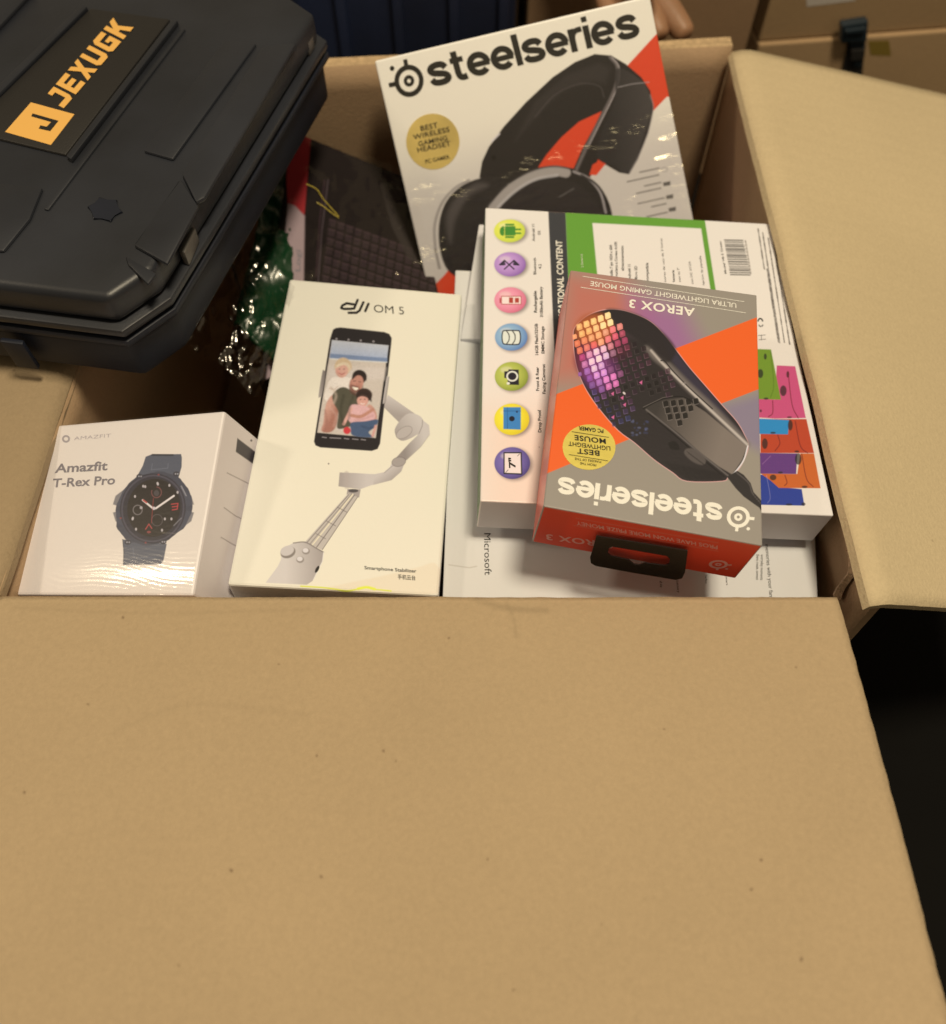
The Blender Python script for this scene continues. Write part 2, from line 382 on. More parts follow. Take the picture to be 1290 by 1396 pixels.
for pts, w, a in [([(650, 815), (690, 828), (745, 832)], 8, .4), ([(690, 820), (700, 842), (704, 868)], 3, .4), ([(20, 828), (200, 836), (420, 830)], 3, .2), ([(150, 1000), (260, 960), (420, 975)], 5, .12)]:
    ff.line(pts, w, ff.img[5, 5] * .62, a, 4, True)  # soft darker streaks: crease shadows painted into the board colour
ff.line([(0, 818), (1143, 818)], 3, ff.img[5, 5] * 1.12, .5, 2)
m_ff = kraft('front_flap_board', 1, image=ff.image('front_flap_print'), specks=False)
sheet('front_flap', [ffL3, ffR3, ffR, ffL], .0042, m_ff, car, 110, 80, .0014, 7, 5, face=ff, bulge=lambda u, t: -.0012 * max(0, (t - .93) / .07) ** 2)
# right flap
rf0, rf1 = onz(1003, 64, .001), onz(1196, 822, .001)
rfo = onz(1290, 127, -.036); rfd = rfo - rf0
rf2 = rf0 + rfd * 1.35; rf3 = onz(1290, 829, -.020); rf3 = rf1 + (rf3 - rf1) * 3.6
m_rf = kraft('right_flap_board', 1.10, tint=(.50, .41, .265), wave=('Y', 26, .5))  # paler copy of the carton board; nearness to the lamp put into its colour
sheet('right_flap', [rf1, rf3, rf2, rf0], .0042, m_rf, car, 40, 50, .0014, 11, 6, bulge=lambda u, t: -.0042 * max(0, 1 - u / .06) ** 2)
# left flap (under the tool case)
lf0, lf1 = FL + [0, .002, 0], BL
sheet('left_flap', [lf0 + np.array([-.20, -.01, -.012]), lf0, lf1, lf1 + np.array([-.20, .01, -.012])], .0042, kraft('left_flap_board', .80), car, 30, 40, .0016, 9, 7, bulge=lambda u, t: -.0038 * max(0, (u - .94) / .06) ** 2)  # darker copy of the carton board; shade put into its colour
# back flap hanging behind
sheet('back_flap', [BL + [0, .006, -.001], BR + [0, .006, -.001], BR + [0, .05, -.16], BL + [0, .05, -.16]], -.004, M_KRAFT, car, 20, 8, .0012, 9, 8, edge_mat=M_EDGE)
# torn patch at the front right corner
def onx(x, y, X): return onp(x, y, np.array([X, 0, 0.0]), np.array([1.0, 0, 0]))
tp = [(1166, 752), (1171, 765), (1168, 780), (1163, 790), (1153, 800), (1149, 812), (1150, 818)]
V = []
for i, (x, y) in enumerate(tp):
    for k, (dx, lift) in enumerate(((-6, .0016), (-1.5, .0028 + .0008 * (i % 2)), (1.5, .0036), (5 + (i % 3), .0012))):
        w = [.25, .7, 1, 1, 1, .8, .4][i]
        p = onx(x + dx * w, y + (i * 7 % 5) - 2, FR[0] + .0012); V.append(p + np.array([-lift - .0009, 0, 0]))
mesh('torn_paper', V, [(i * 4 + k, i * 4 + k + 1, i * 4 + k + 5, i * 4 + k + 4) for i in range(len(tp) - 1) for k in range(3)], mat('torn_paper', (.58, .43, .29), .95, 900, .8, .3, 500), car)
tq = [(1163, 757), (1166, 766), (1163, 779), (1158, 788), (1150, 797), (1146, 806), (1150, 808), (1157, 799), (1166, 790), (1169, 780), (1169, 765)]
mesh('torn_hollow', [onx(x, y, FR[0] + .0012) + np.array([-.0014, 0, 0]) for x, y in tq], [tuple(range(len(tq)))], mat('torn_core', (.10, .06, .035), .95, 900, .8, .3, 500), car)

# ------------------------------------------------------------ support cartons low in the carton
def plain_box(name, label, x0, x1, y0, y1, z0, z1, m):
    t = thing(name, label, 'cardboard box', ((x0 + x1) / 2, (y0 + y1) / 2, z0))
    c = lambda z: [np.array(p) for p in ((x0, y0, z), (x1, y0, z), (x1, y1, z), (x0, y1, z))]
    box_body('box_body', c(z1), c(z0), {}, {'*': m}, t, .001)
    return t
plain_box('inner_carton', 'plain brown carton deep in the dark gap under the gimbal box', -.098, -.024, .182, .335, CB + .0045, -.072, M_KRAFT_IN)
plain_box('inner_carton', 'plain brown carton deep in the open carton, under the watch box', -.196, -.102, .182, .300, CB + .0045, -.098, M_KRAFT_IN)
plain_box('inner_carton', 'plain brown carton deep in the open carton, under the white laptop box', -.018, .176, .178, .385, CB + .0045, -.083, M_KRAFT_IN)

# ------------------------------------------------------------ generic gift boxes on solved planes
def quadpose(px, o, n): n = unit(n); return [onp(x, y, np.asarray(o), n) for x, y in px]
SHIFT = lambda c, k: [EYE + (p - EYE) * k for p in c]
def wordmark_logo(face, cx, cy, r, col, parent, sgn=1, ry=None, ang=0, m=None):
    """ring with pupil, two ticks and a dot, as raised ink; sgn=-1 turns it upside down"""
    ry = ry or r; V, Fs = [], []
    def ringm(ro, ri, n=28):
        k = len(V)
        for i in range(n):
            a = 2 * math.pi * i / n
            for q in (ro, ri): V.append(face.w3(face.at(cx + r * q * math.cos(a), cy + ry * q * math.sin(a)), .00013))
        for i in range(n): j = (i + 1) % n; Fs.append((k + 2 * i, k + 2 * j, k + 2 * j + 1, k + 2 * i + 1))
    def bar(x0, y0, x1, y1, w, off=.00016):
        d = unit((x1 - x0, y1 - y0)); nx, ny = -d[1] * w / 2, d[0] * w / 2; k = len(V); c, s = math.cos(ang), math.sin(ang)
        for x, y in ((x0 + nx, y0 + ny), (x1 + nx, y1 + ny), (x1 - nx, y1 - ny), (x0 - nx, y0 - ny)):
            x, y = x * c - y * s, x * s + y * c; V.append(face.w3(face.at(cx + sgn * x * r, cy + sgn * y * ry), off))
        Fs.append((k, k + 1, k + 2, k + 3))
    ringm(1, .68); ringm(.36, .13); bar(0, -.9, 0, -1.35, .28); bar(-.9, 0, -1.4, 0, .28)
    k = len(V)
    for i in range(10):
        a = 2 * math.pi * i / 10; x, y = -.98 + .16 * math.cos(a), -.98 + .16 * math.sin(a); c, s = math.cos(ang), math.sin(ang)
        x, y = x * c - y * s, x * s + y * c; V.append(face.w3(face.at(cx + sgn * x * r, cy + sgn * y * ry), .00013))
    Fs.append(tuple(range(k, k + 10)))
    return mesh('emblem', V, Fs, m, parent)


def _arc(cx, cy, r, a0, a1, n=20): return [(cx + r * math.cos(R(a)), cy + r * math.sin(R(a))) for a in np.linspace(a0, a1, n)]
_S = [tuple(p) for p in smooth_open([(.84, .70), (.73, .85), (.50, .89), (.25, .83), (.16, .69), (.27, .57), (.52, .50), (.77, .42), (.87, .28), (.76, .15), (.50, .11), (.24, .16), (.13, .31)], 4)]
GL = {'s': (1.0, [_S]), 'e': (1.0, [_arc(.5, .5, .39, 0, 318, 30), [(.14, .49), (.98, .49)]]),
      't': (.66, [[(.26, 1.27), (.26, .34)] + [tuple(p) for p in smooth_open([(.26, .34), (.30, .17), (.43, .10), (.62, .12)], 4)[1:]], [(.02, .89), (.60, .89)]]),
      'l': (.24, [[(.12, 0), (.12, 1.36)]]), 'i': (.24, [[(.12, 0), (.12, 1.0)], [(.12, 1.15), (.12, 1.38)]]),
      'r': (.60, [[(.12, 0), (.12, 1.0)], [tuple(p) for p in smooth_open([(.13, .45), (.18, .72), (.34, .88), (.60, .90)], 4)]])}
def wordmark(face, word, Pa, Pb, U, m, parent, sw=.275, gap=.07):
    """rounded lower-case lettering; U is the vector of one ascender (1.36 x-heights)"""
    tot = sum(GL[c][0] + gap for c in word) - gap; x = 0; Pa, Pb, U = map(lambda v: np.array(v, float), (Pa, Pb, U)); a = face.at(*Pa); b = face.at(*Pb) - a; u = face.at(*(Pa + U)) - a
    for c in word:
        V, Fs = [], []
        for k, st in enumerate(GL[c][1]):
            st = np.array(st, float); st[:, 0] += x; n = len(st); b0 = len(V)
            tg = np.gradient(st, axis=0); tg /= np.linalg.norm(tg, axis=1)[:, None] + 1e-9; nn_ = np.stack([-tg[:, 1], tg[:, 0]], 1) * sw / 2
            w_ = sw if (c != 'e' or k == 0) else sw
            for i in range(n):
                for sg in (1, -1):
                    q = st[i] + nn_[i] * sg * (.85 if k else 1); V.append(face.w3(a + b * q[0] / tot + u * q[1] / 1.36, .00013 + .00003 * k))
            Fs += [(b0 + 2 * i, b0 + 2 * i + 1, b0 + 2 * i + 3, b0 + 2 * i + 2) for i in range(n - 1)]
        mesh('wordmark_letter', V, Fs, m, parent); x += GL[c][0] + gap

# ============================================================ white laptop box lying under the tablet box
mo, mn = np.array([.176, .2, -.0455]), unit((.045, 0, 1))
mc = quadpose([(603, 830), (1116, 829), (1098, 392), (621, 368)], mo, mn)
def under(c, n, d): return [p - n * d for p in c]
msf = Face(*mc, base=K(225, 218, 188), res=2600)
t = thing('laptop_box', 'glossy white laptop box lying flat under the green tablet box', 'box', tuple(mc[0] - mn * .036))
msf.line([(612, 770), (640, 774), (650, 772)], 1.2, K(170, 160, 130), .6, .8)
m_ms = mat('laptop_box_print', (.75, .75, .72), .12, 0, 0, coat=.7, image=msf.image('laptop_box_art'))
m_wh = mat('white_board', K(228, 220, 192), .3, 500, .15)
box_body('box_body', mc, under(mc, mn, .036), {'top': msf}, {'top': m_ms, '*': m_wh}, t)
letters(msf, [('Microsoft', (660, 727), (661, 784), (9.5, 0), .0, .72)], M_BLACK, t)
z = zoom(860, 540, 4.03)
letters(msf, [('Share, create, connect', z(690, 870) , z(688, 1010), (4, -.1), .0, .72),
              ('memories with your family', z(738, 815), z(765, 1140), (5.4, -.4), .0, .72),
              ('everyday moments', z(715, 872), z(712, 1012), (4, -.1), .0, .72),
              ('smart', z(520, 985), z(524, 1040), (3, 0), .0, .72), ('Surface', z(408, 985), z(410, 1030), (3, 0), 0, .72),
              ('all day', z(158, 1015), z(163, 1052), (3.4, 0), 0, .72), ('battery', z(250, 1015), z(257, 1080), (3.4, 0), 0, .72)], M_BLACK, t, 'small_print')

# slim white box wedged between the headset box and the tablet box
so, sn = onz(640, 368, -.028), unit((-.25, -.12, 1))
sc_ = quadpose([(628, 462), (659, 462), (660, 306), (653, 306)], so, sn)
t = thing('slim_white_box', 'slim white box poking up just left of the tablet box', 'box', tuple(sc_[0] - sn * .012))
box_body('box_body', sc_, under(sc_, sn, .012), {}, {'*': m_wh}, t, .0005)

# ============================================================ tablet box
to, tn = np.array([.0039, .2162, .0002]), unit((.062, -.006, .998))
tc4 = quadpose([(655, 683), (1137, 703), (1050, 305), (662, 283)], to, tn); tb = under(tc4, tn, .0262)
CREAM = K(236, 226, 196)
f = Face(*tc4, base=CREAM, res=3600)
t = thing('tablet_box', 'white and green tablet box with seven round icons down its left edge', 'box', tuple(tb[0]))
f.poly([(655, 560), (760, 560), (760, 720), (650, 720)], K(240, 214, 178), .8, 40)
GREEN = K(104, 158, 52); GREY = K(62, 62, 58)
f.poly([(746.8, 270), (770.5, 270), (777, 420), (800, 720), (768, 720), (755, 460)], GREY)
f.poly([(770.3, 270), (962, 270), (961, 299), (976, 396), (990, 480), (780, 480), (775, 380)], GREEN)
f.poly([(807.8, 304), (956, 311.5), (969.5, 400), (985, 480), (822, 480), (815, 380)], CREAM)
f.zoom(640, 270, 4.96)
SH = K(120, 105, 95)
ics = [(272, 222, 106, 78, K(236, 236, 90), K(190, 205, 60)), (275, 448, 107, 82, K(205, 160, 212), K(128, 82, 150)), (277, 690, 108, 87, K(246, 165, 170), K(210, 92, 112)),
       (283, 940, 110, 92, K(160, 195, 225), K(62, 108, 165)), (285, 1206, 113, 98, K(196, 206, 90), K(112, 132, 34)), (287, 1496, 119, 107, K(246, 236, 60), K(214, 188, 30)), (290, 1792, 121, 108, K(130, 115, 170), K(52, 42, 96))]
for cx, cy, rx, ry, c0, c1 in ics:
    f.ell(cx + 14, cy + 8, rx * 1.02, ry * 1.02, SH, .85, 4.5)
for cx, cy, rx, ry, c0, c1 in ics:
    p = f.z(cx - 20, cy - 14); f.ell(cx, cy, rx, ry, radial(c0, c1, p[0], p[1], rx / 3.7, ry / 3.7, 2.0))
    f.ell(cx - 34, cy - ry * .45, rx * .35, ry * .22, (.85, .85, .85), .35, 2.2)
G2 = K(70, 140, 50); DK = K(36, 34, 40)
# chip-like badge
f.poly([(240, 190), (312, 190), (312, 254), (240, 254)], G2); f.poly([(205, 226), (212, 202), (234, 192), (234, 252), (212, 248)], G2, 1, .5, True)
for q in ([(248, 180), (298, 180)], [(248, 264), (298, 264)]): f.line(q, 13, G2)
for q in ([(312, 212), (345, 212)], [(312, 238), (345, 238)]): f.line(q, 12, G2)
# short-range radio rune
for q in ([(205, 447), (335, 447)],): f.line([(238, 480), (302, 422), (333, 450), (302, 450)], 9, DK); f.line([(302, 480), (238, 422), (207, 450), (238, 450)], 9, DK); f.line([(236, 450), (205, 452), (238, 422)], 7, DK); f.line([(302, 450), (335, 453), (302, 422)], 7, DK)
f.poly([(205, 452), (238, 420), (246, 452)], DK, .9); f.poly([(335, 452), (302, 420), (294, 452)], DK, .9)
BR_ = K(178, 66, 50)
f.poly([(218, 664), (350, 664), (350, 718), (218, 718)], K(248, 226, 205)); f.line([(218, 664), (350, 664), (350, 718), (218, 718), (218, 664)], 5, BR_); f.line([(209, 680), (209, 706)], 9, BR_)
f.poly([(268, 672), (296, 672), (296, 710), (268, 710)], BR_); f.poly([(308, 675), (336, 675), (336, 708), (308, 708)], BR_)
f.poly([(225, 905), (240, 896), (325, 896), (340, 905), (346, 940), (340, 978), (322, 990), (242, 988), (226, 975), (221, 940)], K(228, 232, 228), 1, .5, True)
f.line([(225, 905), (240, 896), (325, 896), (340, 905), (346, 940), (340, 978), (322, 990), (242, 988), (226, 975), (221, 940), (225, 905)], 8, DK, 1, .5, True)
for dx in (0, 40): f.line([(252 + dx, 899), (268 + dx, 925), (268 + dx, 960), (252 + dx, 986)], 7, DK, 1, .5, True)
f.poly([(236, 1172), (262, 1170), (266, 1158), (334, 1160), (336, 1264), (260, 1262), (258, 1220), (236, 1216)], DK); f.ell(290, 1205, 40, 36, K(230, 232, 205)); f.ell(290, 1205, 29, 26, DK); f.ell(263, 1253, 11, 9, K(235, 235, 220))
f.poly([(230, 1414), (348, 1414), (348, 1566), (230, 1562)], K(62, 132, 178)); f.line([(230, 1440), (348, 1440)], 3, K(30, 70, 110)); f.ell(288, 1492, 19, 18, K(26, 30, 40)); f.line([(258, 1416), (258, 1560)], 2.5, K(30, 70, 110)); f.ell(322, 1445, 6, 8, K(30, 50, 80))
f.poly([(235, 1722), (350, 1722), (354, 1866), (235, 1862)], K(238, 224, 200)); f.line([(235, 1722), (350, 1722), (354, 1866), (235, 1862), (235, 1722)], 9, DK)
f.line([(246, 1856), (262, 1838)], 4, DK); f.line([(326, 1744), (340, 1730)], 4, DK)
# colour swatch tablets
f.zoom(1020, 440, 3.58)
def tab(pts, col, dark=.6):
    c = K(*col); f.poly(pts, c, 1, .6); xs = [p[0] for p in pts]; ys = [p[1] for p in pts]
tab([(-60, 735), (130, 745), (145, 800), (262, 812), (275, 893), (-60, 886)], (46, 66, 140))
tab([(140, 208), (230, 212), (282, 465), (130, 468), (-60, 455), (-60, 300), (130, 375)], (205, 84, 118))
tab([(-60, 125), (112, 130), (160, 375), (-60, 370)], (118, 152, 44))
tab([(60, 470), (285, 470), (322, 636), (60, 636)], (190, 72, 40))
tab([(-60, 462), (200, 475), (195, 545), (-60, 540)], (46, 142, 186))
tab([(60, 735), (240, 738), (255, 638), (322, 638), (354, 808), (150, 806), (110, 770)], (205, 104, 42))
tab([(-60, 634), (240, 638), (235, 738), (-60, 735)], (104, 62, 118))
for c in ((40, 40, 34),):
    c = K(*c)
    for x, y, rx, ry in ((60, 248, 14, 22), (84, 165, 7, 15), (88, 370, 12, 5), (172, 332, 16, 26), (194, 252, 7, 16), (202, 461, 12, 4), (62, 430, 5, 7), (206, 500, 12, 26), (122, 537, 13, 5), (82, 590, 14, 26), (238, 628, 12, 5), (245, 665, 16, 28), (158, 731, 12, 5), (122, 755, 16, 14), (276, 801, 14, 6), (200, 887, 16, 5), (270, 885, 10, 8)): f.ell(x, y, rx, ry, c, .85, .7)
LN = K(110, 30, 30)
for q in ([(195, 240), (215, 400), (245, 465)], [(230, 480), (255, 600), (290, 636)], [(262, 640), (285, 760), (318, 800)], [(120, 380), (120, 440), (100, 458)], [(145, 548), (155, 590), (132, 625)], [(180, 745), (190, 780), (178, 795)]): f.line(q, 4.5, LN, .8, .6, True)
f.line([(90, 745), (108, 850), (95, 880)], 3, K(150, 150, 180), .5, .6, True); f.line([(110, 140), (125, 300), (110, 365)], 3, K(60, 90, 20), .6, .6, True); f.line([(70, 690), (110, 650)], 3, K(170, 120, 160), .6)
# barcode and small print blocks
f.zoom(860, 280, 4.03)
yy = 190; r_ = np.random.default_rng(2)
while yy < 384:
    h = r_.choice([2.2, 3.5, 5.5]); k = (yy - 190) / 194
    f.line([(515 + 34 * k, yy), (616 + 40 * k, yy + 2)], h, K(52, 48, 42), 1, .35); yy += h + r_.choice([2.5, 3.5, 6])
for k in range(10): f.line([(630 + k * 3, 195 + k * 19), (632 + k * 3, 203 + k * 19)], 9, K(110, 100, 85), .7, .5)
r_ = np.random.default_rng(5)
for cxx, y0, y1 in ((700, 130, 350), (722, 150, 760), (748, 180, 760), (775, 200, 762), (715, 350, 755)):
    y = y0
    while y < y1:
        L = r_.uniform(5, 16); x = cxx + (y - 130) * .155; f.line([(x, y), (x + L * .155, min(y + L, y1))], r_.uniform(5, 9), K(70, 62, 52), .8, .4); y += L + r_.uniform(3, 7)
f.ring(712, 640, 13, 18, 8, K(30, 28, 25), 1, .4, 0, 3.4, 6.0); f.ring(715, 655, 11, 10, 7, K(30, 28, 25), .8, .4, 0, .2, 2.8)
f.line([(700, 715), (740, 712)], 3, K(60, 55, 50)); f.line([(705, 738), (742, 735)], 3, K(60, 55, 50)); f.line([(718, 712), (718, 740)], 3, K(60, 55, 50))
f.line([(800, 560), (870, 1000), (1000, 1000)], 1, CREAM, 0)
for i in range(60):                                    # scuffed edge
    k = r_.uniform(0, 1); x = 965 + 120 * k + r_.uniform(-6, 6); y = 560 + 440 * k + 260 * .0; f.ell(x, y, r_.uniform(1, 4), r_.uniform(1, 3), K(150, 140, 120), .35, .5)
m_tab = mat('tablet_box_print', (.8, .8, .75), .35, 700, .08, image=f.image('tablet_box_art'), coat=.15)
m_grn = mat('green_board_side', K(84, 118, 44), .4, 500, .1)
m_tw = mat('tablet_box_lid_side', K(214, 204, 178), .45, 500, .15)
box_body('box_body', tc4, tb, {'top': f}, {'top': m_tab, 'left': m_grn, '*': m_tw}, t)
f.zoom(640, 270, 4.96)
letters(f, [('EDUCATIONAL CONTENT', (650, 890), (626, 288), (-46, -1), .02, .72, 1.0)], M_WHITEINK, t, 'title_lettering')
P = lambda body, x, y0, y1, h=19, b=.012: (body, (x, y0), (x - abs(y1 - y0) * .02, y1), (-h, 0), b, .72)
letters(f, [P('Android 11', 443, 292, 178), P('OS', 481, 250, 222), P('Bluetooth', 452, 517, 405), P('4.2', 487, 480, 447), P('Rechargable', 457, 775, 628, 21, .022), P('3100mAh Battery', 498, 806, 600, 21, .022),
            P('16GB Flash/32GB', 466, 1062, 850, 21, .022), P('EMMC Storage', 508, 1052, 868, 21, .022), P('Front & Rear', 472, 1304, 1142, 21, .022), P('Facing Cameras', 515, 1325, 1124, 21, .022), P('Drop Proof', 487, 1585, 1433, 23, .022), P('7"', 478, 1690, 1680, 8)], M_BLACK, t, 'feature_caption')
letters(f, [('7"', (312, 1826), (308, 1756), (-44, 0), .03, .72)], M_BLACK, t, 'size_numeral')
letters(f, [P('Pantalla 7 ips 1024 x 600', 970, 560, 318, 19), P('nucleos a Cortex A100', 1003, 530, 297, 19), P('almacenamiento', 1045, 492, 322, 19), P('Android 11', 1092, 560, 450, 19), P('Micro SD', 1136, 560, 460, 19), P('compatible', 1212, 560, 438, 19)], M_BLACK, t, 'small_print')
letters(f, [('2 Camera 6', (770, 470), (764, 380), (-14, 0), 0, .72)], M_WHITEINK, t, 'side_note')
f.zoom(860, 280, 4.03)
letters(f, [('Model V8-2 Green', (527, 375), (497, 198), (-12, 1), .008, .72), ('horas de uso de 3 horas', (195, 420), (172, 182), (-12, 1), 0, .72), ('bateria', (242, 420), (238, 355), (-12, 1), .02, .72), ('max de 7"', (275, 420), (266, 342), (-12, 1), 0, .72), ('con DC 5V/2A', (345, 432), (328, 308), (-12, 1), 0, .72), ('opcion de pantalla', (405, 440), (386, 278), (-12, 1), 0, .72)], M_BLACK, t, 'small_print')

# ============================================================ gimbal box
do, dnn = np.array([-.1167, .1819, -.02]), unit((.051, -.02, .999))
dc = quadpose([(310, 797), (598, 812), (630, 401), (395, 380)], do, dnn); db = under(dc, dnn, .045)
f = Face(*dc, base=K(238, 229, 190), res=4200)
t = thing('gimbal_box', 'tall cream white box showing a phone clipped to a handheld stabilizer', 'box', tuple(db[0]))
f.zoom(300, 370, 3.794)
LG = K(205, 196, 175); MG = K(168, 158, 140); DG = K(120, 110, 98)
B = lambda *q: [(x, y + 834.7) for x, y in q]
# arm and motors
f.poly([(868, 638), (1000, 730), (1050, 768), (1010, 800), (930, 785), (845, 700)], grad(LG, MG, *f.z(900, 650), *f.z(880, 730)), 1, .6)
f.poly([(1040, 762), (1082, 795), (1086, 840), (1040, 905)] + B((965, 140), (942, 158), (912, 128)) + [(978, 890), (1020, 850)], grad(LG, K(150, 140, 124), *f.z(1060, 880), *f.z(950, 900)), 1, .7)
f.line([(1084, 845), (1038, 908)] + B((966, 140)), 3, DG, .5, .7)
f.ell(960, 820, 58, 42, MG, 1, .6, -.6); f.poly([(905, 815), (960, 742), (1012, 738), (1050, 768), (1036, 830), (965, 872), (925, 868)], grad(LG, MG, *f.z(1030, 770), *f.z(915, 850)), 1, .7, True)
f.line([(1048, 768), (1046, 800), (1030, 838)], 3, DG, .8); f.ell(953, 833, 46, 26, K(188, 178, 158), .9, .8, -.55); f.ring(953, 833, 46, 26, 3, DG, .6, .5, -.55)
f.poly(B((958, 150), (938, 200), (888, 245), (800, 268), (740, 275), (740, 215), (800, 214), (848, 204), (878, 178), (898, 140)), grad(LG, MG, *f.z(*B((860, 190))[0]), *f.z(*B((900, 245))[0])), 1, .6)
f.ell(*B((925, 150))[0], 36, 24, MG, 1, .6, -.2); f.ring(*B((925, 150))[0], 36, 24, 4, DG, .7, .5, -.2); f.line(B((850, 208), (880, 182), (895, 170)), 3, DG, .6)
f.poly(B((619, 205), (700, 208), (800, 215), (792, 268), (725, 292), (613, 277)), grad(MG, LG, *f.z(*B((615, 240))[0]), *f.z(*B((760, 240))[0])), 1, .6); f.line(B((655, 208), (655, 280)), 22, K(182, 170, 150), .5, 1.5)
f.poly(B((660, 290), (728, 293), (720, 335), (655, 320)), MG, 1, .6); f.ell(*B((690, 300))[0], 26, 9, DK, .8, .6)
f.poly(B((665, 312), (712, 332), (528, 606), (440, 565)), K(196, 186, 162))
for a0, a1, c, w in (((668, 318), (448, 570), DG, 4), ((688, 318), (478, 580), (.8, .78, .7), 7), ((696, 322), (500, 592), DG, 5), ((712, 332), (530, 604), DG, 4), ((680, 318), (465, 576), K(140, 130, 112), 4)): f.line(B(a0, a1), w, c, .9, .45)
for k in (.28, .55, .8): x, y = 688 - 210 * k, 320 + 265 * k; f.line(B((x - 22, y - 10), (x + 26, y + 16)), 4, DG, .8)
f.poly(B((318, 600), (385, 568), (440, 562), (536, 615), (530, 665), (480, 765), (450, 786), (236, 776), (300, 690), (316, 655)), grad(K(214, 205, 182), MG, *f.z(*B((340, 700))[0]), *f.z(*B((530, 700))[0])), 1, .7)
f.line(B((380, 570), (440, 566), (500, 598), (536, 618)), 6, DG, .8, .6, True); f.line(B((536, 618), (530, 665), (482, 762)), 4, K(230, 224, 205), .8)
f.ell(*B((352, 618))[0], 40, 30, K(140, 130, 112), 1, .8, -.35); f.ell(*B((348, 610))[0], 36, 25, LG, 1, .8, -.35)
for q in ((445, 612), (415, 656)): f.ell(*B(q)[0], 20, 17, K(150, 140, 122), 1, .8); f.ell(*B((q[0] - 2, q[1] - 4))[0], 15, 12, K(222, 214, 194), 1, .8)
f.ell(*B((503, 706))[0], 8, 20, K(40, 36, 30), 1, .6, .5); f.ell(*B((562, 160))[0], 4, 4, DG)
# phone
ph = [(585, 302), (600, 293), (625, 290), (850, 314), (876, 324), (888, 345), (886, 372), (828, 890), (815, 918), (785, 928), (520, 910), (495, 900), (487, 880), (570, 350)]
f.poly(ph, K(40, 36, 34)); f.line(ph + ph[:1], 3, K(90, 82, 76), .6)
S = [(579, 355), (872, 383), (806, 862), (503, 834)]
f.poly(S, K(205, 192, 165))
f.poly([(579, 355), (872, 383), (862, 470), (568, 450)], grad(K(190, 192, 184), K(170, 180, 186), *f.z(720, 370), *f.z(715, 440)))
f.poly([(570, 425), (866, 448), (864, 470), (567, 447)], K(122, 138, 156), 1, 1.0); f.line([(570, 452), (700, 462), (863, 470)], 5, K(225, 224, 212), .8, .8)
f.poly([(562, 490), (860, 500), (850, 560), (555, 560)], K(216, 204, 180), .6, 4)
# sand and surf tone
f.poly([(553, 590), (575, 555), (605, 545), (662, 548), (688, 560), (672, 605), (600, 650), (570, 680), (540, 655)], K(232, 220, 192), 1, .8, True)
f.line([(565, 605), (590, 612), (610, 595)], 5, K(190, 160, 130), .6)
f.ell(637, 492, 42, 46, K(214, 190, 148), 1, .8); f.ell(630, 512, 33, 37, K(214, 166, 138), 1, .8); f.poly([(598, 500), (615, 470), (660, 470), (672, 500), (640, 484)], K(222, 202, 160), 1, .8, True)
for x in (618, 642): f.ell(x, 505, 4, 3, K(70, 50, 40), .8)
f.line([(616, 526), (631, 534), (645, 525)], 5, K(168, 84, 74), .9); f.ell(612, 518, 7, 6, K(226, 150, 124), .6, 1.5); f.poly([(592, 505), (600, 470), (637, 448), (676, 470), (682, 510), (668, 480), (637, 470), (604, 484)], K(206, 180, 134), .9, 1.0, True)
# man
f.poly([(525, 825), (535, 780), (548, 690), (580, 640), (615, 650), (612, 720), (600, 800), (570, 832)], grad(K(206, 158, 130), K(168, 116, 92), *f.z(560, 700), *f.z(600, 720)), 1, .9, True)
f.poly([(582, 640), (612, 606), (650, 600), (700, 632), (735, 650), (720, 720), (690, 790), (640, 812), (606, 808), (612, 730), (588, 680)], K(86, 82, 62), 1, .8, True)
f.ell(722, 545, 38, 36, K(50, 38, 32), 1, .8, .3); f.ell(706, 580, 35, 46, K(192, 138, 112), 1, .8, .35)
f.poly([(668, 585), (680, 612), (705, 628), (728, 615), (740, 590), (735, 625), (700, 642), (672, 620)], K(96, 64, 50), .8, 1.2, True)
f.poly([(672, 590), (684, 586), (700, 590), (722, 598), (716, 622), (698, 632), (680, 618)], K(108, 72, 56), .75, 1.5, True); f.poly([(684, 597), (700, 600), (716, 604), (706, 614), (692, 610)], K(246, 236, 222), 1, .5, True); f.poly([(684, 560), (690, 530), (720, 512), (752, 528), (758, 566), (745, 545), (712, 538)], K(44, 34, 30), .95, .8, True); f.ell(722, 590, 10, 14, K(172, 116, 92), .5, 1.5); f.line([(690, 568), (702, 566)], 4, K(50, 35, 30), .8); f.line([(718, 570), (730, 572)], 4, K(50, 35, 30), .8); f.line([(707, 578), (704, 592)], 4, K(160, 105, 85), .7)
# girl
f.poly([(780, 690), (805, 720), (812, 760), (790, 790), (740, 775), (760, 700)], K(200, 150, 124), 1, 1, True)
f.ell(746, 640, 42, 36, K(58, 42, 34), 1, .9); f.ell(738, 668, 29, 32, K(214, 160, 134), 1, .8)
f.poly([(672, 700), (700, 688), (760, 700), (800, 735), (795, 768), (740, 785), (690, 790), (662, 760)], K(222, 176, 162), 1, .9, True)
f.line([(680, 745), (730, 750), (790, 715)], 17, K(190, 136, 108), 1, .8, True); f.line([(640, 790), (660, 750), (680, 710)], 15, K(222, 170, 146), 1, .8, True)
f.poly([(680, 782), (750, 775), (815, 766), (808, 800), (770, 832), (790, 858), (690, 850), (676, 815)], K(74, 92, 112), 1, .8, True); f.line([(790, 850), (806, 800)], 13, K(212, 160, 138), 1, .8)
f.poly([(706, 660), (712, 632), (745, 622), (778, 638), (784, 676), (764, 655), (736, 646), (716, 652)], K(52, 38, 32), .95, .8, True)
for x in (727, 749): f.ell(x, 662, 4, 3, K(60, 40, 35), .85)
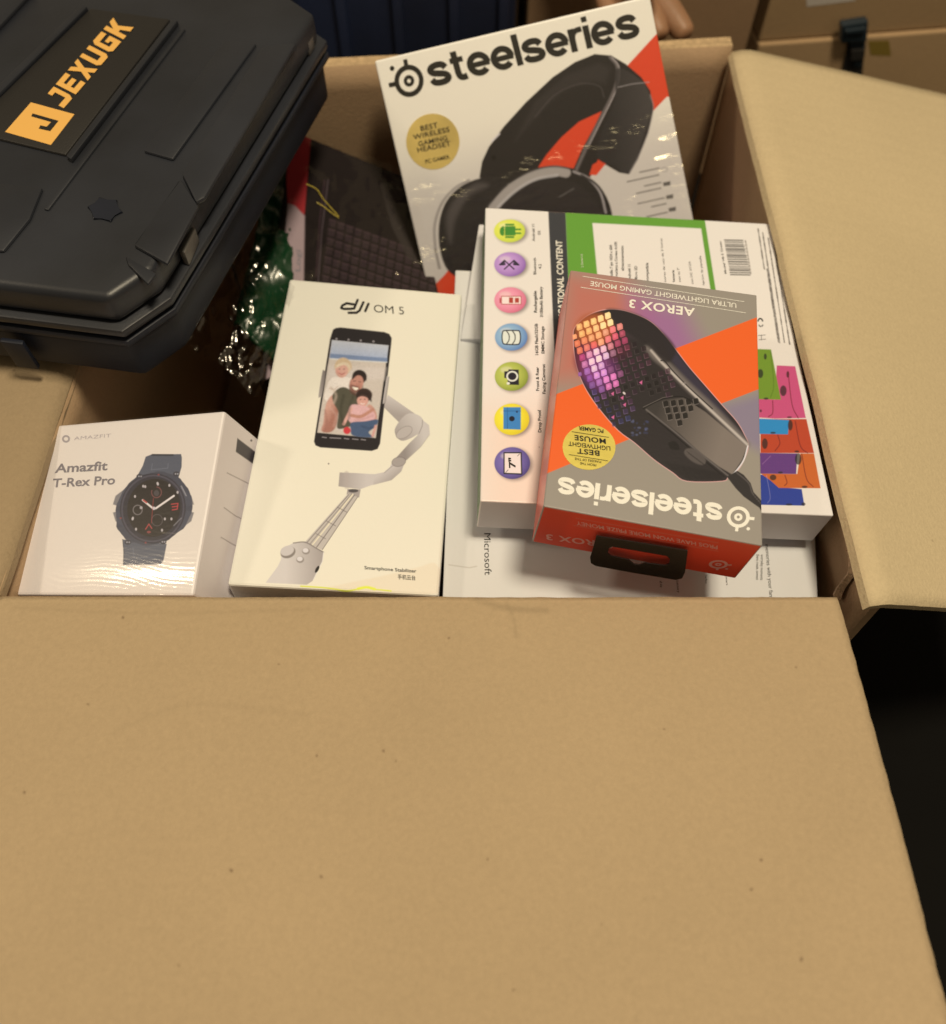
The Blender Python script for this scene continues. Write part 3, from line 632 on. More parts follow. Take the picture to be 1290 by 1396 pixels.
f.line([(728, 682), (738, 687), (748, 683)], 4, K(240, 225, 215), .9)
f.ell(657, 823, 19, 19, K(206, 62, 62), 1, .7); f.line([(605, 815), (630, 820)], 5, K(220, 210, 195), .5)
for q, c_, a_, r_w in (([(640, 640), (625, 720), (640, 800)], (56, 54, 40), .5, 14), ([(690, 640), (672, 700), (668, 760)], (60, 56, 42), .45, 12), ([(545, 720), (552, 780), (540, 825)], (150, 100, 80), .5, 12), ([(575, 600), (600, 640), (590, 680)], (196, 176, 146), .6, 12), ([(700, 770), (745, 762), (790, 745)], (186, 134, 122), .5, 9),
                       ([(735, 800), (765, 812), (790, 806)], (48, 62, 82), .6, 8), ([(690, 610), (678, 590), (676, 570)], (140, 92, 74), .5, 8), ([(606, 520), (612, 536), (630, 546)], (180, 130, 104), .5, 8), ([(566, 700), (600, 745), (590, 800)], (214, 176, 150), .35, 10)):
    f.line(q, r_w, K(*c_), a_, 2.0, True)
f.soften(S, 1, .03)
for x, w in ((540, 20), (597, 55), (655, 22), (700, 28), (742, 22)): f.line([(x - w / 2, 857 + (x - 540) * .06), (x + w / 2, 860 + (x - 540) * .06)], 6, K(150, 142, 132), .7, .5)
for x in (603, 665, 728, 794): f.ell(x, 349 + (x - 603) * .07, 6, 6, K(150, 142, 132), .8, .5)
f.poly([(530, 519), (540, 515), (547, 522), (528, 640), (520, 648), (510, 643)], grad(MG, DG, *f.z(512, 580), *f.z(545, 580)), 1, .5, True)
f.poly([(862, 550), (870, 547), (876, 552), (858, 672), (850, 680), (843, 674)], grad(LG, DG, *f.z(850, 600), *f.z(878, 605)), 1, .5, True)
# logo glyphs
for q in ([(694, 171), (655, 165), (634, 176), (627, 189), (640, 194), (672, 194)], [(712, 148), (694, 192), (672, 194)], [(742, 160), (722, 203), (706, 214), (666, 214)], [(768, 168), (752, 205)]): f.line(q, 13, K(32, 28, 26), 1, .35)
f.poly(B((560, 800), (820, 745), (1010, 700), (1120, 680), (1120, 830), (560, 830)), K(232, 212, 166), .45, 2, True)
f.line(B((418, 793), (470, 796), (520, 799), (560, 803), (600, 808), (650, 815), (690, 812), (730, 804), (760, 800), (790, 808), (830, 812), (885, 818)), 6, K(226, 232, 40), .95, .8, True); f.line(B((715, 806), (760, 799), (800, 808)), 14, K(232, 238, 60), .9, 1.2, True)  # yellow glare along the bottom edge, painted into the print
m_dj = mat('gimbal_box_print', (.8, .8, .75), .33, 600, .06, image=f.image('gimbal_box_art'), coat=.12)
m_djs = mat('gimbal_box_side', K(232, 222, 186), .4, 500, .1)
box_body('box_body', dc, db, {'top': f}, {'top': m_dj, '*': m_djs}, t, .0013)
letters(f, [('OM 5', (797, 211), (953, 224), (-2, -40), -.004, .70)] , M_BLACK, t, 'lettering')
letters(f, [('Smartphone Stabilizer',) + tuple(B((748, 706), (1017, 724), )) + ((-1, -17), .014, .70), ('\u624b\u673a\u4e91\u53f0',) + tuple(B((920, 755), (1012, 762))) + ((-1, -22), .012, .80)], M_BLACK, t, 'caption')

# ============================================================ watch box
wo, wn = onz(20, 812, -.02), unit((-.19, -.145, .965))
wc = quadpose([(21, 811), (263, 812), (307, 560), (75, 580)], wo, wn); wb = [p - unit((-.25, -.175, .94)) * .07 for p in wc]
f = Face(*wc, base=K(232, 219, 190), res=4200)
t = thing('watch_box', 'square off-white box with a rugged dark smartwatch printed on it', 'box', tuple(wb[0]))
f.zoom(0, 540, 3.583)
f.ring(323, 209, 15, 14, 9, K(150, 140, 130), .9)
C1, C2, C3 = K(84, 88, 94), K(66, 68, 76), K(44, 42, 50)
f.poly([(712, 296), (740, 285), (885, 283), (889, 300), (888, 345), (872, 400), (690, 400), (672, 388), (698, 340)], C1, 1, .6); f.line([(745, 287), (845, 288)], 9, K(48, 50, 56)); f.line([(745, 330), (740, 360), (820, 352), (822, 330)], 4, K(110, 114, 118), .7)
f.poly([(600, 700), (815, 722), (800, 800), (786, 822), (602, 825), (604, 770)], C1, 1, .6); f.line([(650, 740), (655, 790), (760, 790)], 4, K(112, 116, 120), .6); f.line([(600, 700), (606, 760), (604, 820)], 5, K(56, 60, 68), .8)
pts = []
for i in range(72):
    a = 2 * math.pi * i / 72; k = 1 + (.035 if (math.sin(a * 3 + 1.1) > .2 and abs(math.cos(a)) > .45) else 0) + (.018 if i % 6 < 3 else 0)
    x, y = 182 * k * math.cos(a), 178 * k * math.sin(a); pts.append((750 + x + .10 * -y, 549 + y - .05 * x))
f.poly(pts, C2, 1, .6)
for sx in (-1, 1):
    for sy in (-1, 1): f.poly([(750 + sx * 95, 549 + sy * 130), (750 + sx * 185, 549 + sy * 62), (750 + sx * 198, 549 + sy * 20), (750 + sx * 165, 549 + sy * 10), (750 + sx * 110, 549 + sy * 90)], K(74, 76, 84), .8, .8)
f.ell(747, 549, 160, 172, C3, 1, .8, .25); f.ring(747, 549, 150, 162, 8, K(96, 92, 100), .5, .9, .25)
f.ell(752, 546, 129, 143, K(30, 24, 24), 1, .7, .3)
f.ring(765, 470, 24, 26, 5, K(120, 70, 66), .9, .4, 0, -1.5, 3.5); f.ell(765, 474, 13, 15, K(90, 82, 80), .6, .6); f.ring(768, 606, 26, 28, 4, K(100, 90, 86), .6); f.ring(673, 556, 22, 23, 5, K(128, 120, 112), .8); f.ell(690, 545, 7, 7, K(200, 190, 180), .7)
f.line([(762, 548), (850, 487)], 9, K(232, 220, 205)); f.line([(745, 546), (698, 508)], 9, K(232, 220, 205)); f.line([(700, 508), (716, 520)], 7, K(190, 70, 60)); f.ell(752, 548, 8, 8, K(210, 200, 188))
f.line([(750, 500), (740, 620)], 2.5, K(170, 60, 58), .8); f.line([(838, 528), (870, 524), (866, 552), (842, 556)], 5, K(190, 62, 62), .9); f.line([(842, 541), (868, 538)], 5, K(190, 62, 62), .9)
f.line([(712, 650), (728, 625), (742, 646)], 5, K(190, 74, 70), .8); f.ell(728, 664, 10, 6, K(150, 70, 66), .8)
for x, y in ((710, 442), (770, 426), (828, 436), (660, 490), (648, 600), (665, 650), (792, 655), (838, 600), (806, 600), (868, 470), (700, 440), (772, 430), (650, 596)): f.ell(x, y, 5, 7, K(205, 195, 182), .8, .5)
for x, y in ((683, 392), (862, 380), (625, 714), (798, 712)): f.ell(x, y, 16, 12, K(52, 52, 58)); f.ell(x - 4, y, 4, 4, K(170, 166, 160), .8); f.ell(x + 7, y, 4, 4, K(170, 166, 160), .8)
for x, y in ((775, 384), (712, 716), (590, 596)): f.ell(x, y, 5, 4, K(150, 64, 60), .8)
for i in range(5): f.line([(886 + i * 5, 440 + i * 10), (890 + i * 5, 446 + i * 10)], 7, K(160, 156, 150), .6); f.line([(850 + i * 8, 632 - i * 8), (854 + i * 8, 628 - i * 8)], 6, K(150, 146, 140), .5)
im_w = f.image('watch_box_art')
m_w = mat('watch_box_print', (.8, .78, .72), .42, 600, .06, image=im_w)
fs = Face(wb[1], wb[2], wc[2], wc[1], base=K(228, 214, 186), res=2400)   # right side
fs.zoom(0, 540, 3.583)
fs.poly([(1160, 205), (1235, 262), (1300, 320), (1300, 385), (1235, 330), (1152, 272)], K(70, 64, 60)); fs.ell(1228, 217, 5, 5, DK)
for q in ([(1110, 375), (1140, 390), (1300, 470)], [(1095, 545), (1150, 585), (1290, 650)], [(1080, 690), (1200, 760)]): fs.line(q, 4, K(120, 105, 92), .8)
m_ws = mat('watch_box_side_print', (.8, .78, .72), .42, 600, .06, image=fs.image('watch_box_side_art'))
m_wp = mat('watch_box_board', K(228, 214, 186), .45)
box_body('box_body', wc, wb, {'top': f, 'right': fs}, {'top': m_w, 'right': m_ws, '*': m_wp}, t, .0012)
m_gi = mat('grey_ink', K(128, 120, 112), .4); m_gi2 = mat('pale_ink', K(176, 164, 150), .4)
letters(f, [('Amazfit', (268, 375), (525, 361), (6, -44), .022, .72), ('T-Rex Pro', (256, 446), (562, 430), (6, -43), .022, .72)], m_gi, t, 'lettering')
letters(f, [('AMAZFIT', (362, 216), (542, 201), (2, -18), -.01, .72)], m_gi2, t, 'brand_lettering')
# shrink film with fine ripples near the lower edge
def wrap(name, face, q, nu, nv, hfun, m, parent):
    V = []
    for j in range(nv + 1):
        for i in range(nu + 1):
            u, v = i / nu, j / nv
            p = (np.array(q[0]) * (1 - u) * (1 - v) + np.array(q[1]) * u * (1 - v) + np.array(q[2]) * u * v + np.array(q[3]) * (1 - u) * v)
            V.append(face.w3(face.at(*p), hfun(u, v, p)))
    return mesh(name, V, [(j * (nu + 1) + i, j * (nu + 1) + i + 1, (j + 1) * (nu + 1) + i + 1, (j + 1) * (nu + 1) + i) for j in range(nv) for i in range(nu)], m, parent, smooth=True)
f.zoom(0, 0, 1)
def hw(u, v, p):
    w = max(0, 1 - v / .30); roll = -.0011 * max(0, 1 - v / .16) ** 2 + .0016
    n_ = noise.noise(Vector((u * 4, v * 6, 1.3)))
    return roll + w * ((.00004 * math.sin(v * 250 + u * 30 + n_ * 12) + .00012 * n_)) + .00005 * n_
wrap('shrink_wrap', f, [(22, 810), (262, 811), (306, 561), (76, 581)], 90, 150, hw, film('watch_shrink_film', .05, .12, 40, .0002, stretch=(1, 4, 1), strength=.35), t)

# ============================================================ gaming headset box
P0 = ony(511, 83, .51); hn = unit((.05, -.80, .60))
hc = quadpose([(597, 452), (973, 440), (886, -6), (511, 83)], P0, hn); hb = under(hc, hn, .045)
WH = K(240, 226, 210, 1.12)
f = Face(*hc, base=WH, res=3400)
t = thing('headset_box', 'large white and red box with a black headset printed on it', 'box', tuple(hb[0]))
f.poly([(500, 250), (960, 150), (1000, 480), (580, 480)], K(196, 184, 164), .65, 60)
f.zoom(500, 0, 2.804)
RED = K(228, 72, 36)
f.poly([(1100, 138), (1140, 100), (1200, 372), (1148, 370), (860, 668), (560, 1000), (300, 1280), (60, 1340), (60, 1290), (295, 1054), (640, 640)], RED)
f.zoom(560, 60, 3.308)
HB = K(38, 33, 29); HB2 = K(58, 52, 46)
hbpts = [(310, 600), (322, 530), (352, 465), (420, 372), (520, 262), (640, 150), (740, 82), (830, 45), (905, 52), (970, 90), (1040, 150), (1080, 210), (1096, 290), (1072, 400), (1025, 520), (985, 588), (940, 580), (880, 545), (845, 520), (830, 560), (810, 600), (740, 590), (560, 600), (400, 640), (345, 640)]
f.poly(hbpts, HB, 1, .8)
f.poly([(575, 556), (612, 500), (680, 420), (760, 350), (862, 303), (830, 370), (770, 480), (735, 562)], RED, 1, .8)
f.poly([(806, 590), (820, 545), (850, 528), (880, 540), (838, 592)], RED, 1, .7)
f.poly([(560, 260), (700, 140), (850, 85), (900, 110), (880, 180), (820, 170), (700, 200), (600, 290), (470, 440)], K(56, 50, 44), .7, 5)
f.line([(560, 330), (650, 230), (760, 180), (850, 190), (872, 240)], 5, K(84, 76, 68), .6, 1, True)
f.line([(900, 58), (932, 100), (930, 170), (905, 240), (860, 330), (800, 450), (745, 572)], 15, K(122, 112, 100), .75, 1.2, True); f.line([(908, 60), (940, 105), (937, 175), (910, 245), (865, 335), (805, 455)], 5, K(190, 178, 160), .7, .7, True)
f.poly([(930, 110), (1040, 165), (1078, 230), (1085, 300), (1050, 420), (985, 575), (900, 540), (840, 505), (860, 400), (920, 250)], grad(K(46, 42, 38), K(74, 68, 60), *f.z(900, 300), *f.z(1090, 300)), .9, 1.5, True)
f.line([(1080, 230), (1094, 290), (1070, 400), (1030, 500), (985, 585)], 6, K(150, 140, 126), .6, .8, True); f.line([(935, 195), (1000, 180), (1075, 172)], 4, K(170, 160, 145), .7)
f.line([(365, 440), (400, 405)], 8, K(230, 220, 200), .8, .7); f.ell(375, 512, 11, 11, K(20, 16, 14))
# ear cups
f.poly([(128, 900), (130, 800), (158, 715), (215, 650), (290, 612), (380, 598), (440, 640), (430, 760), (380, 900), (340, 1000), (270, 1070), (190, 1040), (150, 990)], K(42, 37, 33), 1, 1, True)
f.line([(112, 930), (108, 820), (140, 720), (200, 650), (262, 615)], 12, K(150, 140, 124), .8, 1.4, True); f.line([(130, 1010), (112, 930)], 12, K(110, 102, 90), .7, 1.4)
f.poly([(160, 790), (200, 700), (290, 630), (350, 640), (260, 690), (200, 800), (180, 900)], K(96, 88, 78), .6, 5, True)
f.poly([(350, 760), (420, 660), (520, 585), (620, 552), (720, 562), (830, 620), (900, 730), (915, 900), (870, 1100), (400, 1120), (340, 900)], K(40, 35, 31), 1, 1, True)
f.line([(372, 735), (450, 655), (540, 598), (640, 572), (700, 580)], 44, K(176, 166, 146), .95, 1.5, True); f.line([(395, 735), (470, 665), (560, 612), (660, 592)], 12, K(214, 206, 186), .6, 1.5, True)
f.line([(345, 735), (430, 640), (540, 575), (640, 552), (740, 565)], 8, K(60, 54, 48), .8, .8, True)
f.line([(735, 575), (800, 605), (855, 670), (880, 760)], 10, K(176, 166, 150), .8, 1, True); f.line([(770, 590), (850, 645), (895, 740)], 8, K(24, 20, 18), .9, .8, True)
f.poly([(430, 760), (470, 680), (560, 625), (680, 610), (780, 650), (850, 740), (860, 800)], K(46, 40, 36), 1, 1.5, True); f.line([(670, 690), (735, 652)], 4, K(130, 122, 108), .6)
# small icons on the right
f.zoom(500, 0, 2.804)
for x, y, w in ((1075, 652, 62), (1055, 682, 118), (1090, 705, 55), (1075, 730, 85), (1085, 768, 95), (1115, 785, 50), (1110, 820, 78)):
    xx = x - w / 2
    while xx < x + w / 2: L = random.uniform(5, 14); f.line([(xx, y - (xx - x) * .22), (xx + L, y - (xx + L - x) * .22)], 5.5, K(92, 84, 74), .75, .45); xx += L + 3
for x, y in ((1147, 702), (1158, 752), (1168, 800)): f.poly([(x - 14, y - 4), (x + 14, y - 10), (x + 14, y + 6), (x - 12, y + 10)], K(54, 48, 42), .85)
f.ring(1138, 648, 12, 8, 3, K(150, 142, 130), .8)
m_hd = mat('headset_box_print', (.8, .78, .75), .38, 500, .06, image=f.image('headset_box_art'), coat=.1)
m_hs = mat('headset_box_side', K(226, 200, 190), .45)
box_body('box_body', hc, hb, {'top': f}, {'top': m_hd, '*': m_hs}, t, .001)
GOLDF = mat('gold_foil', (.74, .58, .20), .42, 300, .1, .16, 40, metal=.35)
tt = [2 * math.pi * i / 40 for i in range(40)]
seal = decal(f, [(253 + 102 * math.cos(a), 541 + 107 * math.sin(a)) for a in tt], GOLDF, t, 'gold_seal')
wordmark(f, 'steelseries', (247, 334), (1047, 137), (-34, -116), M_BLACK, t)
letters(f, [('BEST', (208, 501), (273, 487), (-4, -20), .012, .72, 1.05), ('WIRELESS', (180, 534), (318, 503), (-4, -19), .012, .72, 1.05), ('GAMING', (199, 559), (310, 535), (-4, -18), .012, .72, 1.05), ('HEADSET', (196, 583), (322, 556), (-4, -19), .012, .72, 1.05), ('PC GAMER', (226, 625), (318, 606), (-3, -15), .006, .72)], M_BLACK, t, 'seal_lettering', off=.0004)
wordmark_logo(f, 162, 309, 56, None, t, 1, 62, -.2, M_BLACK)
f.zoom(0, 0, 1)
def hwr(u, v, p):
    e = min(u, 1 - u)
    r_ = noise.ridged_multi_fractal(Vector((p[0] * .018 + p[1] * .012, p[1] * .060 + p[0] * .012, 3.1)), 1.0, 2.2, 4, 1.0, 2.0)
    return .0012 + .00125 * min(2.2, r_) * max(0, min(1, (.62 - v + .10 * u) / .12)) * (.45 + .55 * (e < .1)) + .0003 * noise.noise(Vector((p[0] * .02, p[1] * .05, 1)))
hw_ = wrap('shrink_wrap', f, [(597, 451), (972, 440), (886, -3), (513, 84)], 110, 130, hwr, film('headset_shrink_film', .035, .15, 150, .0020, tint=(1, .93, .66), stretch=(.4, 1.8, 1.8), strength=.75, attr='wrinkle'), t)


wa = hw_.data.attributes.new('wrinkle', 'FLOAT', 'POINT'); wv = []
for v in hw_.data.vertices:
    x, y = proj(v.co); n_ = noise.noise(Vector((x * .02, y * .05, 7))); n2 = noise.noise(Vector((x * .045, y * .02, 2)))
    b1 = math.exp(-((y - (262 - (x - 590) * .30) + n_ * 22) / 13) ** 2) * max(0, .55 + n2 * 1.4); b2 = math.exp(-((y - (330 - (x - 590) * .18) + n_ * 20) / 12) ** 2) * max(0, .3 + n2 * 1.6)
    b3 = math.exp(-((x - (916 + (y - 200) * .22)) / 9) ** 2) * (y > 150) * max(0, .8 + n_); b4 = math.exp(-((x - 585) / 16) ** 2) * (y > 240) * max(0, .4 + n_)
    wv.append(min(1, b1 + b2 + b3 + b4) + .04)
wa.data.foreach_set('value', wv)

# ============================================================ gaming mouse box
go, gn = np.array([.0298, .1921, .0341]), unit((.085, -.026, .996))
gc = quadpose([(741, 690), (1040, 744), (1032, 402), (778, 368)], go, gn); gb = under(gc, gn, .0342)
f = Face(*gc, base=K(150, 140, 116), res=5200)
t = thing('mouse_box', 'grey and orange gaming mouse box lying upside down on top of the tablet box', 'box', tuple(gb[0]))
f.poly([(770, 372), (850, 380), (880, 430), (800, 520), (750, 520)], K(196, 100, 76), .75, 32); f.poly([(860, 400), (930, 420), (960, 480), (900, 500), (860, 440)], K(158, 92, 138), .75, 26)
f.poly([(985, 552), (1045, 535), (1045, 620), (1010, 600)], K(132, 118, 130), .8, 12)
f.zoom(700, 360, 3.686)
ORG = K(234, 98, 34)
BND = [(190, 664), (210, 655), (1222, 268), (1250, 257), (1258, 620), (1235, 628), (580, 881), (160, 1056), (60, 1090), (120, 700)]
f.poly(BND, ORG)
f.zoom(760, 400, 4.448)
ms_ = smooth_closed([(98, 262), (105, 212), (145, 165), (205, 125), (290, 100), (385, 102), (480, 130), (565, 172), (635, 238), (720, 345), (800, 450), (900, 565), (1000, 680), (1085, 775), (1135, 860), (1158, 925), (1130, 1010), (1090, 1075), (1035, 1112), (1000, 1137), (785, 1137), (700, 1085), (585, 1005), (470, 905), (370, 830), (260, 705), (180, 590), (130, 480), (105, 372)], 4)
f.line(list(ms_) + [ms_[0]], 7, K(236, 176, 160), .9, .6); f.poly(ms_, K(44, 39, 36), 1, .6)
f.poly([(330, 110), (470, 140), (600, 220), (700, 360), (650, 400), (560, 300), (420, 260), (340, 190)], K(64, 52, 52), .6, 5, True)
f.poly([(640, 250), (760, 410), (1000, 700), (1135, 890), (1080, 800), (900, 640), (700, 420)], K(56, 50, 60), .8, 3, True)
# ridge highlight
f.line([(555, 330), (600, 385), (680, 450), (800, 570), (960, 720), (1145, 915)], 46, K(120, 110, 96), .85, 4, True); f.line([(570, 345), (640, 425), (760, 545), (900, 680), (1060, 830), (1150, 915)], 15, K(196, 184, 160), .85, 1.6, True)
f.poly([(530, 690), (640, 645), (765, 632), (900, 720), (1150, 930), (1120, 1010), (1060, 1098), (980, 1050), (860, 960), (740, 850), (620, 760), (540, 720)], grad(K(58, 53, 46), K(128, 116, 98), *f.z(600, 720), *f.z(1010, 850)), .95, 1.2)
f.line([(520, 700), (640, 640), (765, 628), (860, 690)], 6, K(22, 20, 18), .9, .5, True); f.line([(520, 690), (640, 632), (700, 622)], 3, K(130, 120, 104), .6)
f.line([(1155, 925), (1130, 1010), (1085, 1075), (1050, 1108)], 8, K(226, 218, 200), .95, .6, True); f.line([(540, 705), (700, 830), (860, 965), (1035, 1105)], 10, K(110, 102, 90), .7, 1.0, True); f.line([(550, 725), (700, 850), (850, 980), (1010, 1110)], 7, K(18, 16, 15), .8, .8, True)
f.line([(628, 408), (650, 410), (700, 470), (775, 548), (830, 600), (940, 700)], 7, K(20, 18, 17), .9, .6, True); f.line([(755, 545), (775, 542), (770, 560)], 5, K(150, 140, 124), .7)
f.poly([(790, 940), (850, 950), (900, 1010), (880, 1040), (820, 1020), (770, 970)], K(88, 80, 70), .9, 1.5, True)
for k in range(9): f.line([(785 + k * 12, 955 + k * 9), (800 + k * 12, 945 + k * 9 + 30)], 3, K(36, 32, 28), .8, .4)
f.poly([(675, 905), (720, 900), (740, 945), (690, 945)], K(24, 22, 20), .8, 1.5, True)
f.poly([(860, 1060), (1000, 1090), (1000, 1130), (800, 1130), (700, 1070), (640, 1020)], K(34, 30, 28), .7, 3)
# honeycomb
lat = np.random.default_rng(12)
def cell(x, y, w, col, a=1, bl=.6, k=1.0):
    f.poly([(x - 15 * w, y - 15 * w), (x + 9 * w, y - 23 * w), (x + 17 * w, y - 14 * w), (x + 19 * w, y + 10 * w), (x - 6 * w, y + 20 * w), (x - 13 * w, y + 14 * w)], col, a, bl)
STOPS = [((215, 150), (255, 214, 130)), ((290, 190), (255, 226, 150)), ((165, 230), (250, 186, 112)), ((240, 270), (246, 170, 112)), ((140, 320), (236, 124, 84)), ((220, 330), (222, 92, 84)),
         ((330, 250), (226, 96, 110)), ((390, 290), (150, 60, 84)), ((150, 400), (176, 66, 108)), ((245, 375), (250, 220, 240)), ((210, 440), (240, 200, 236)), ((265, 500), (228, 156, 222)), ((320, 540), (220, 120, 170)),
         ((180, 500), (130, 70, 140)), ((240, 570), (120, 76, 128)), ((400, 400), (64, 34, 46)), ((450, 470), (58, 34, 44)), ((330, 430), (88, 40, 70)), ((200, 600), (62, 56, 96)), ((480, 330), (36, 28, 30)), ((420, 560), (30, 26, 26)), ((560, 560), (26, 23, 21)), ((300, 720), (40, 40, 64)), ((460, 820), (52, 60, 92)), ((340, 640), (30, 26, 28))]
def glow(x, y):
    w = np.array([1 / (((x - a[0]) ** 2 + (y - a[1]) ** 2) / 900 + .15) ** 2 for a, _ in STOPS]); c = np.array([lin(c_) for _, c_ in STOPS]); return (w[:, None] * c).sum(0) / w.sum() / LIGHT
inside = lambda x, y: f._dist(ms_, np.array([[x]]), np.array([[y]]), True)
zc_ = f.z
for gx_, gy_, rx_, ry_, c_, a_ in ((225, 225, 118, 104, (150, 66, 36), .85), (180, 400, 78, 110, (110, 40, 60), .8), (260, 480, 110, 120, (92, 40, 84), .75), (350, 330, 90, 80, (80, 34, 46), .6)): f.ell(gx_, gy_, rx_, ry_, K(*c_), a_, 6)
f.poly([(300, 95), (480, 125), (620, 215), (720, 340), (660, 420), (560, 330), (440, 250), (350, 190)], K(40, 35, 33), .9, 3, True)
for i in range(-3, 16):
    for j in range(0, 15):
        x, y = 132 + i * 43 + j * 15, 205 - i * 17 + j * 42
        d, ins = inside(x, y)
        if not ins[0, 0] or (d[0, 0] < 1.2): continue
        # foreshorten towards the silhouette
        sc_w = .55 + .45 * min(1, d[0, 0] / 14)
        if y < 200 - (x - 330) * .1 and x > 345 or (x > 330 and y < 170) or (x > 430 and y < 300) or x > 560 and y < 470: continue
        if y > 620 and x > 470 or x > 700: continue
        g = glow(x, y); lum = g.sum()
        if lum > .45:
            cell(x, y, sc_w * 1.08, g * (.85 + .25 * lat.random())); cell(x - 2, y - 3, sc_w * .5, np.minimum(g * 1.5, .9), .6, 1.2)
        else:
            cell(x, y, sc_w * .9, g * .8, .8)
            f.line([(x - 14 * sc_w, y - 12), (x - 9 * sc_w, y + 15), (x + 15 * sc_w, y + 9)], 3.2, np.clip(g * 2.2 + .035, 0, .5), .7, .5)
            if x < 520 and lat.random() > .93: f.poly([(x, y), (x + 18, y - 12), (x + 16, y + 12)], K(226, 110, 150), .85)
f.ell(220, 215, 110, 95, K(250, 150, 70), .16, 9); f.ell(235, 440, 80, 110, K(220, 110, 190), .15, 9)
for i in range(5):
    for j in range(4):
        x, y = 655 + i * 46 + j * 13, 672 + j * 40 - i * 4
        if j > 3 - abs(i - 1) or (i == 4 and j > 1): continue
        cell(x, y, 1.0, K(28, 25, 22), .95); f.line([(x - 17, y - 15), (x - 11, y + 19), (x + 17, y + 13)], 3, K(134, 124, 108), .7, .5)
for k in range(22): f.ell(455 + 95 * lat.random(), 770 + 110 * lat.random(), 8 * lat.random() + 4, 6, K(*((60, 66, 92) if k % 3 else (104, 110, 134))), .45, 1.2)
f.ell(405, 605, 10, 6, K(236, 220, 220), .8, .6, .8)
# cable
cab = [(1028, 1112), (1090, 1075), (1130, 1100), (1172, 1150), (1190, 1205), (1240, 1260), (1262, 1290), (1262, 1360), (1225, 1300), (1180, 1268), (1130, 1232), (1080, 1180)]
f.poly(cab, K(46, 42, 38), 1, .7); f.line([(1085, 1085), (1160, 1150), (1185, 1215), (1250, 1290)], 7, K(96, 88, 78), .7, 1, True)
for k in range(7): f.line([(1185 + k * 11, 1235 + k * 12), (1203 + k * 11, 1222 + k * 12)], 3, K(18, 16, 15), .8)
m_go = mat('mouse_box_print', (.5, .5, .5), .36, 600, .05, image=f.image('mouse_box_art'), coat=.12)
ffr = Face(gb[0], gb[1], gc[1], gc[0], base=K(236, 62, 34, 1.5), res=3400)
ffl = Face(gb[3], gb[0], gc[0], gc[3], base=K(238, 104, 76, 1.2), res=2600)
ffl.zoom(700, 360, 3.686); ffl.poly([(100, 700), (215, 655), (200, 780), (165, 1056), (40, 1100)], K(236, 100, 48))
ffr.zoom(700, 580, 3.686)
for q in ([(312, 466), (1030, 590)], [(302, 502), (1030, 632)]): ffr.line(q, 2.6, K(236, 130, 100), .8, .4)
ffr.poly([(80, 560), (160, 400), (300, 430), (240, 600)], K(224, 70, 36), .5, 8)
m_gf = mat('mouse_box_front_print', (.5, .1, .05), .33, 600, .05, image=ffr.image('mouse_box_front_art'), coat=.15)
m_gl = mat('mouse_box_left_print', (.5, .1, .05), .33, 600, .05, image=ffl.image('mouse_box_left_art'), coat=.15)
m_gs = mat('orange_board_side', K(214, 70, 36), .4)
box_body('box_body', gc, gb, {'top': f, 'front': ffr, 'left': ffl}, {'top': m_go, 'front': m_gf, 'left': m_gl, '*': m_gs}, t, .0006)
f.zoom(700, 580, 3.686)
decal(f, [(380 + 133 * math.cos(a), 110 + 114 * math.sin(a)) for a in tt], mat('bright_gold_foil', (.80, .68, .16), .36, 300, .1, .10, 40, metal=.35), t, 'gold_seal')
wordmark(f, 'steelseries', (1052, 398), (228, 257), (-3, 112), M_WHITEINK, t)
wordmark_logo(f, 1130, 461, 58, None, t, -1, 54, .12, M_WHITEINK)
letters(f, [('PC GAMER', (452, 22), (328, 6), (0, 19), .02, .72), ('MOUSE', (463, 70), (306, 50), (2, 26), .018, .72, 1.05), ('LIGHTWEIGHT', (486, 108), (276, 82), (1, 22), .008, .72), ('BEST', (432, 130), (320, 117), (1, 26), .018, .72, 1.05), ('MAKERS OF THE', (440, 180), (308, 163), (0, 12), .0, .72), ('FROM THE', (416, 196), (335, 186), (0, 12), 0, .72)], M_BLACK, t, 'seal_lettering', off=.0004)
def rule(face, p, q, w, m, parent, off=.0004):
    p, q = np.array(p, float), np.array(q, float); d = unit(q - p); n_ = np.array([-d[1], d[0]]) * w / 2
    return mesh('printed_rule', [face.w3(face.at(*v), off) for v in (p + n_, q + n_, q - n_, p - n_)], [(0, 1, 2, 3)], m, parent)
rule(f, (292, 33), (480, 62), 2.2, M_BLACK, t); rule(f, (278, 148), (475, 180), 2.2, M_BLACK, t)
f.zoom(700, 360, 3.686)
letters(f, [('AEROX 3', (912, 224), (584, 178), (-2, 42), .022, .72, 1.08), ('ULTRA LIGHTWEIGHT GAMING MOUSE', (1120, 198), (388, 86), (0, 25), .004, .72)], M_WHITEINK, t, 'title_lettering')
rule(f, (1160, 190), (348, 62), 2.4, M_WHITEINK, t, .00013); rule(f, (1168, 246), (338, 117), 2.4, M_WHITEINK, t, .00013)
m_pk = mat('pale_red_ink', K(246, 176, 150), .4)
letters(ffr, [('PROS HAVE WON MORE PRIZE MONEY', (1026, 603), (314, 480), (0, 19), .01, .72), ('AEROX 3', (520, 592), (164, 545), (-2, 28), .02, .72, 1.08)], m_pk, t, 'front_lettering')
wordmark_logo(ffr, 1030, 697, 48, None, t, -1, 21, .1, m_pk)
